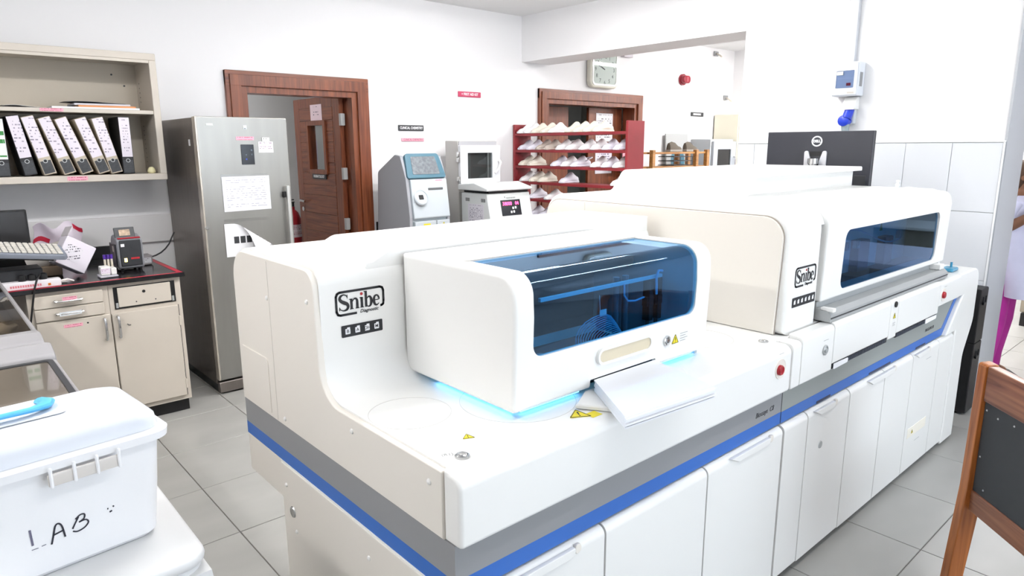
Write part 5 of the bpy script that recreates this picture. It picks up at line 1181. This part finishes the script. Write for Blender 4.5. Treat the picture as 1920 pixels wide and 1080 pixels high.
# tube lamp end brackets seen below the beam
for p, lab in (((8.42,5.35,2.86),'white lamp bracket high on the wall of the adjoining room'), ((8.72,5.35,2.30),'small lamp bracket on the wall near the cream cabinet')):
    t = thing('lamp_bracket', lab, 'bracket', p)
    part('plate', box(p[0]-0.05,p[0]+0.05,YB-0.02,YB-0.001,p[2]-0.03,p[2]+0.03,0.004,1), GREYST, t)
    part('arm', tube([(p[0],YB-0.02,p[2]),(p[0]-0.06,YB-0.10,p[2]-0.03),(p[0]-0.10,YB-0.16,p[2]-0.06)],0.010,8), mat('bracket_cream', rgb(214,206,190), 0.4), t)
# cabinet behind the person
lc = thing('low_cabinet', 'beige low cabinet on a black plinth behind the person', 'cabinet', (7.9,0.6,0))
part('cabinet_body', box(7.6,8.3,-0.6,1.45,0.12,0.80,0.006,1), mat('dull_beige_metal', rgb(176,166,148), 0.6), lc)
part('plinth', box(7.55,8.28,-0.58,1.43,0.002,0.12), BLACK, lc); part('top', box(7.56,8.32,-0.62,1.47,0.80,0.83,0.004,1), WHITE, lc)
wt = thing('white_table', 'table with a white cloth in front of the person', 'table', (6.0,0.35,0))
part('cloth', prism(rpoly([(5.45,-0.6,0.03),(6.6,-0.6,0.03),(6.6,0.78,0.03),(5.45,0.78,0.03)],4), 'z', 0.72, 0.77, 0.01, 2), mat('white_cloth', rgb(214,214,232), 0.8), wt)
for x in (5.52,6.52):
    for y in (-0.52,0.70): part('leg', box(x-0.02,x+0.02,y-0.02,y+0.02,0.002,0.72), ALU, wt)

# ------------------------------------------------------------------ person in the doorway
PX, PY = 5.62, 1.205
SKIN = mat('brown_skin', rgb(118,78,54), 0.5); HAIR = mat('dark_brown_hair', rgb(74,50,32), 0.7, var=0.4, vscale=60, stretch=(1,1,6)); COAT = mat('white_lab_coat', rgb(208,208,230), 0.75, var=0.06, vscale=9); PANT = mat('magenta_trousers', rgb(190,44,156), 0.7, var=0.12, vscale=10)
pe = thing('person', 'person in a white coat and magenta trousers bending over beyond the doorway', 'person', (PX,PY,0))
V = [(0,0,0.86),(0,0.0,1.02),(0,-0.01,1.16),(0,-0.02,1.27),(0,-0.035,1.335),(0,-0.055,1.385),(0,-0.06,1.445),(0,-0.055,1.495),
     (-0.15,-0.02,1.26),(-0.205,0.015,1.07),(-0.17,-0.16,1.20),(-0.15,-0.22,1.24),(0.15,-0.02,1.26),(0.20,0.0,1.05),(0.16,-0.20,0.98),(0.13,-0.26,0.95),
     (-0.09,0.01,0.80),(-0.095,-0.01,0.45),(-0.095,0.04,0.09),(-0.095,-0.10,0.045),(0.09,0.01,0.80),(0.095,-0.01,0.45),(0.095,0.04,0.09),(0.095,-0.10,0.045)]
E_ = [(0,1),(1,2),(2,3),(3,4),(4,5),(5,6),(6,7),(3,8),(8,9),(9,10),(10,11),(3,12),(12,13),(13,14),(14,15),(0,16),(16,17),(17,18),(18,19),(0,20),(20,21),(21,22),(22,23)]
Rd = [(0.13,0.11),(0.12,0.10),(0.14,0.105),(0.12,0.09),0.052,(0.07,0.085),(0.078,0.095),(0.05,0.06),0.05,0.042,0.030,0.026,0.05,0.042,0.030,0.026,0.085,0.058,0.042,0.034,0.085,0.058,0.042,0.034]
def wp(bm): bm.transform(Matrix.Translation((PX,PY,0))); return bm
part('body', wp(skin(V, E_, Rd, 2)), SKIN, pe)
def fingers(s):
    out = []; w = Vector((-0.15,-0.22,1.24)) if s < 0 else Vector((0.13,-0.26,0.95)); d = Vector((0.1,-0.9,0.42)) if s < 0 else Vector((0,-0.9,-0.3))
    for k in range(4):
        b = w + Vector((-0.024+0.016*k,0,0)); L = (0.052,0.06,0.057,0.046)[k]
        out.append(tube([b, b+d*L*0.5, b+d*L+Vector((0,0,-0.008)), b+d*L*1.35+Vector((0,0,-0.03))], [0.009,0.0085,0.008,0.006], 8))
    b = w + Vector((-s*0.028,0.01,0)); out.append(tube([b, b+d*0.025+Vector((-s*0.015,0,0)), b+d*0.05+Vector((-s*0.012,0,-0.01))], [0.010,0.009,0.007], 8)); return out
for s_ in (-1, 1):
    for f_ in fingers(s_): part('finger', wp(f_), SKIN, pe)
HY = 0.135
part('hair', wp(loft([ell(0,-0.015,1.36,0.066,0.055,16), ell(0,-0.02,1.42,0.090,0.088,16), ell(0,-0.03,1.48,0.096,0.104,16), ell(0,-0.045,1.525,0.075,0.085,16), ell(0,-0.05,1.548,0.03,0.035,16)])), HAIR, pe)
part('hair_bun', wp(lathe([(0,-0.045),(0.035,-0.03),(0.05,0),(0.035,0.03),(0,0.045)], 14, (0,0.075,1.43))), HAIR, pe)
for s_ in (-1, 1):
    part('ear', wp(lathe([(0,-0.008),(0.014,-0.006),(0.018,0),(0.014,0.006),(0,0.008)], 10, (s_*0.088,-0.065,1.43), 'x')), SKIN, pe)
    part('eye', wp(lathe([(0,-0.004),(0.010,-0.002),(0.012,0),(0,0.004)], 10, (s_*0.032,-0.150,1.435), 'y')), BLACK, pe)
part('nose', wp(loft([ell(0,-0.152,1.43,0.008,0.006,8), ell(0,-0.162,1.41,0.014,0.012,8), ell(0,-0.157,1.395,0.012,0.008,8)])), SKIN, pe)
part('mouth', wp(tube([(-0.022,-0.138,1.37),(0,-0.146,1.368),(0.022,-0.138,1.37)],0.005,6)), mat('lip_brown', rgb(110,56,50), 0.5), pe)
part('lab_coat', wp(loft([ell(0,-0.03,1.315,0.10,0.07,24), ell(0,-0.02,1.28,0.19,0.105,24), ell(0,-0.015,1.17,0.205,0.125,24), ell(0,-0.02,1.02,0.185,0.12,24), ell(0,-0.05,0.90,0.185,0.115,24), ell(0,-0.13,0.72,0.20,0.125,24), ell(0,-0.15,0.64,0.21,0.13,24)], caps=False)), COAT, pe)
for s_ in (-1, 1):
    part('sleeve', wp(tube([(s_*0.14,-0.02,1.27),(s_*0.175,-0.005,1.20),(s_*0.195,0.005,1.12)], [0.075,0.068,0.064], 12)), COAT, pe)
    part('trouser_leg', wp(tube([(s_*0.07,0.02,0.97),(s_*0.09,0.02,0.85),(s_*0.092,0.01,0.65),(s_*0.095,0.0,0.45),(s_*0.095,0.03,0.20),(s_*0.095,0.04,0.06)], [0.10,0.115,0.10,0.085,0.08,0.085], 14)), PANT, pe)
    part('shoe', wp(loft([ell(s_*0.095,-0.05,0.001,0.045,0.13,16), ell(s_*0.095,-0.05,0.03,0.046,0.13,16), ell(s_*0.095,-0.02,0.07,0.040,0.09,16)])), BLACK, pe)
part('bracelet', wp(tube([(-0.172+0.036*math.cos(k*math.pi/6),-0.14+0.02*math.sin(k*math.pi/6),1.185+0.034*math.sin(k*math.pi/6)) for k in range(13)],0.005,6)), mat('gold_bracelet', rgb(212,180,110), 0.3, 0.8), pe)

# ------------------------------------------------------------------ left foreground instrument
di = thing('floor_instrument', 'grey instrument with flat tinted covers at the left picture edge', 'instrument', (-0.2,3.1,0))
IG = mat('instrument_grey', rgb(150,148,150), 0.4); 
part('body', join(box(-0.75,0.278,2.02,4.22,0.06,0.90,0.01,2)), mat('instrument_side', rgb(168,164,160), 0.45), di)
part('plinth', box(-0.70,0.24,2.06,4.18,0.002,0.06), DARK, di)
BRT = tinted('smoky_brown_cover', (0.66,0.62,0.56,1), ior=1.55, boost=0.04)
part('front_cover_frame', prism(rrect(-0.75,0.285,2.06,2.56,0.03,5), 'z', 0.90, 0.985, 0.01, 2), IG, di)
part('front_cover', box(-0.70,0.255,2.09,2.50,0.9855,0.990), mat('glossy_brown_cover', rgb(104,96,86), 0.12, coat=0.5), di, label='glossy smoky brown cover')
part('cover_border', frame_prism(rrect(-0.72,0.27,2.08,2.52,0.02,4), rrect(-0.70,0.255,2.09,2.50,0.015,4), 'z', 0.985, 0.993), DARK, di)
part('ridge_bar', prism(rpoly([(2.575,0.90),(2.575,0.985,0.03),(2.66,1.015,0.04),(2.76,0.99,0.02),(2.76,0.90)],5), 'x', -0.75, 0.29, 0.012, 2), IG, di)
part('ridge_bar', prism(rpoly([(2.775,0.90),(2.775,0.99,0.03),(2.86,1.01,0.04),(2.95,1.0,0.02),(2.95,0.90)],5), 'x', -0.75, 0.286, 0.012, 2), IG, di)
part('inner_bed', box(-0.74,0.24,2.96,4.20,0.9005,0.905), BEIGED, di)
part('cover_side', box(0.268,0.284,2.955,4.22,0.90,0.998,0.004,1), IG, di)
part('rear_cover', box(-0.74,0.266,2.96,4.21,0.992,0.996), BRT, di, label='clear smoky rear cover')
bo = thing('reagent_bottle', 'white bottle with a green label lying under the smoky cover', 'bottle', (0.14,3.25,0.906))
part('bottle_body', tube([(0.06,3.16,0.94),(0.075,3.17,0.94),(0.20,3.28,0.94),(0.215,3.295,0.94),(0.23,3.31,0.94),(0.25,3.33,0.94)], [0.02,0.034,0.034,0.02,0.014,0.014], 16), WHITE, bo)
part('green_label', tube([(0.10,3.192,0.94),(0.16,3.245,0.94)], 0.0346, 16), mat('green_label', rgb(70,150,80), 0.5), bo)

# ------------------------------------------------------------------ stool and storage box in front
stl = thing('plastic_stool', 'white plastic stool under the storage box', 'stool', (0.15,1.75,0))
SW = mat('white_stool_plastic', rgb(232,232,232), 0.45)
part('seat', prism(rrect(-0.10,0.405,1.50,2.02,0.06,6), 'z', 0.712, 0.7405, 0.012, 3), SW, stl)
part('apron', loft([[(x,y,z) for x, y in rrect(-0.09-k,0.395+k,1.51-k,2.01+k,0.06,6)] for z, k in ((0.712,0.0),(0.60,0.02))], caps=False), SW, stl)
for sx, sy in ((-1,-1),(1,-1),(-1,1),(1,1)):
    cx = 0.1525+sx*0.205; cy = 1.76+sy*0.215
    part('leg', loft([[(cx+sx*k+a*w, cy+sy*k+b*w, z) for a, b in ((-1,-1),(1,-1),(1,1),(-1,1))] for z, k, w in ((0.70,0.0,0.045),(0.35,0.045,0.036),(0.001,0.09,0.030))]), SW, stl)
bxr = thing('storage_box', 'white plastic storage box with clear lid, blue handle and handwritten LAB', 'box', (0.375,1.645,0.7412), R(6))
BW = mat('white_box_plastic', rgb(250,250,252), 0.4)
def rr3(z, ins, r, x0_=-0.40, x1_=0.0, y0_=0.0, y1_=0.27): return [(x,y,z) for x, y in rrect(x0_+ins, x1_-ins, y0_+ins, y1_-ins, r, 6)]
part('tub', loft([rr3(0.0,0.040,0.03), rr3(0.012,0.028,0.035), rr3(0.13,0.016,0.04), rr3(0.246,0.008,0.04)]), BW, bxr, True)
part('rim', loft([rr3(0.246,0.002,0.042), rr3(0.250,-0.010,0.045), rr3(0.268,-0.012,0.045), rr3(0.274,-0.004,0.045)]), BW, bxr, True)
LIDM = bpy.data.materials.new('translucent_lid'); LIDM.use_nodes = True
_b = LIDM.node_tree.nodes['Principled BSDF']; _b.inputs['Base Color'].default_value = rgb(240,244,252); _b.inputs['Roughness'].default_value = 0.25; _b.inputs['Transmission Weight'].default_value = 0.12; _b.inputs['IOR'].default_value = 1.3
part('lid', loft([rr3(0.2745,0.004,0.045), rr3(0.30,0.008,0.045), rr3(0.325,0.030,0.045), rr3(0.338,0.062,0.04), rr3(0.342,0.085,0.03)]), LIDM, bxr, True, label='clear domed lid')
hb = mat('sky_blue_handle', rgb(92,186,240), 0.35)
part('lid_recess', loft([rr3(0.3422,0.0,0.02,-0.36,-0.17,0.07,0.20), rr3(0.3455,0.004,0.018,-0.36,-0.17,0.07,0.20)]), LIDM, bxr, True)
part('handle', tube([(-0.20,0.17,0.348),(-0.195,0.135,0.353),(-0.205,0.105,0.356),(-0.235,0.09,0.358),(-0.29,0.088,0.359),(-0.345,0.09,0.358),(-0.36,0.12,0.352)], [0.014,0.016,0.014,0.0105,0.010,0.0105,0.014], 10, flat=0.6), hb, bxr, True, label='blue carrying handle')
lt = part('clasp', box(-0.245,-0.108,-0.020,-0.011,0.218,0.246,0.004,2), mat('clear_clasp', rgb(222,216,210), 0.3), bxr, True)
for k in range(4): part('clasp_rib', box(-0.243+0.043*k,-0.236+0.043*k,-0.024,-0.0195,0.216,0.262,0.003,1), BW, lt, True)
def hw(pts, w=0.0035): return [w]*len(pts)
MK = mat('marker_ink', rgb(40,40,52), 0.6)
def mark(name, strokes, wd, m=MK):
    bms = [ribbon([(x, z) for x, z in s], [wd]*len(s), 0.0008, 6) for s in strokes]
    bm = join(*bms); bm.transform(Matrix(((1,0,0,0),(0,0,-1,0.0098),(0,1,0,0),(0,0,0,1))))
    for v in bm.verts:
        v.co.y = 0.0278 - (v.co.z-0.012)/(0.13-0.012)*0.012 - (0.0012 if v.co.y < 0.0095 else 0.0004)
    part(name, bm, m, bxr, True)
Z0 = -0.7412
mark('letter_L', [[(-0.283,0.866+Z0),(-0.281,0.828+Z0)]], 0.0040, mat('faded_marker', rgb(110,108,130), 0.6))
mark('letter_L_foot', [[(-0.284,0.818+Z0),(-0.272,0.818+Z0)],[(-0.266,0.819+Z0),(-0.258,0.820+Z0)]], 0.0012, MATS['faded_marker'])
mark('letter_A', [[(-0.248,0.815+Z0),(-0.243,0.835+Z0),(-0.238,0.855+Z0),(-0.232,0.859+Z0),(-0.226,0.850+Z0),(-0.222,0.822+Z0)],[(-0.244,0.835+Z0),(-0.225,0.839+Z0)]], 0.0034)
mark('letter_B', [[(-0.207,0.834+Z0),(-0.203,0.842+Z0),(-0.194,0.858+Z0)],[(-0.200,0.855+Z0),(-0.190,0.862+Z0),(-0.182,0.860+Z0),(-0.184,0.850+Z0),(-0.194,0.845+Z0)],[(-0.194,0.845+Z0),(-0.181,0.846+Z0),(-0.176,0.838+Z0),(-0.184,0.828+Z0),(-0.198,0.824+Z0),(-0.207,0.828+Z0)]], 0.0030)
mark('pen_dots', [[(-0.137,0.853+Z0),(-0.135,0.853+Z0)],[(-0.126,0.854+Z0),(-0.123,0.855+Z0)],[(-0.133,0.843+Z0),(-0.128,0.845+Z0)]], 0.0035)

# ------------------------------------------------------------------ wooden chair at the right
ch = thing('wooden_chair', 'varnished wooden chair with a dark grey back panel at the right edge', 'chair', (2.777,0.607,0), math.atan2(-0.72,-0.69))
part('back_post', prism(rpoly([(-0.055,0.001),(-0.028,0.42,0.1),(-0.022,0.895,0.012),(0.025,0.90,0.012),(0.035,0.42,0.1),(0.0,0.001)],3), 'x', 0.0, 0.046, 0.005, 2), WOODC, ch, True)
part('back_post', prism(rpoly([(-0.055,0.001),(-0.028,0.42,0.1),(-0.022,0.895,0.012),(0.025,0.90,0.012),(0.035,0.42,0.1),(0.0,0.001)],3), 'x', 0.424, 0.47, 0.005, 2), WOODC, ch, True)
part('top_rail', box(0.0465,0.4235,-0.018,0.022,0.765,0.893,0.006,2), WOODCX, ch, True)
part('lower_rail', box(0.0465,0.4235,-0.015,0.02,0.345,0.425,0.004,1), WOODCX, ch, True)
bpnl = part('back_panel', box(0.0465,0.4235,-0.008,0.006,0.425,0.765), mat('charcoal_board', rgb(58,60,62), 0.7), ch, True, label='dark grey back panel')
for x, z in ((0.06,0.735),(0.12,0.728),(0.06,0.56),(0.10,0.45),(0.20,0.735)): part('tack', lathe([(0.004,-0.0082),(0.002,-0.0105),(0,-0.011)], 8, (x,0,z), 'y'), ALU, bpnl, True)
for z in (0.83, 0.385): part('dowel_plug', box(-0.0012,0.0005,-0.008,0.006,z-0.011,z+0.011), mat('dark_plug_wood', rgb(92,52,30), 0.5), ch, True)
part('seat', box(0.0,0.47,0.035,0.47,0.43,0.455,0.008,2), WOODCX, ch, True)
for x in (0.0,0.43): part('front_leg', box(x,x+0.042,0.42,0.462,0.001,0.43,0.004,1), WOODC, ch, True)
for x in (0.006,0.436): part('side_rail', box(x,x+0.03,0.03,0.42,0.37,0.43,0.003,1), WOODC, ch, True)
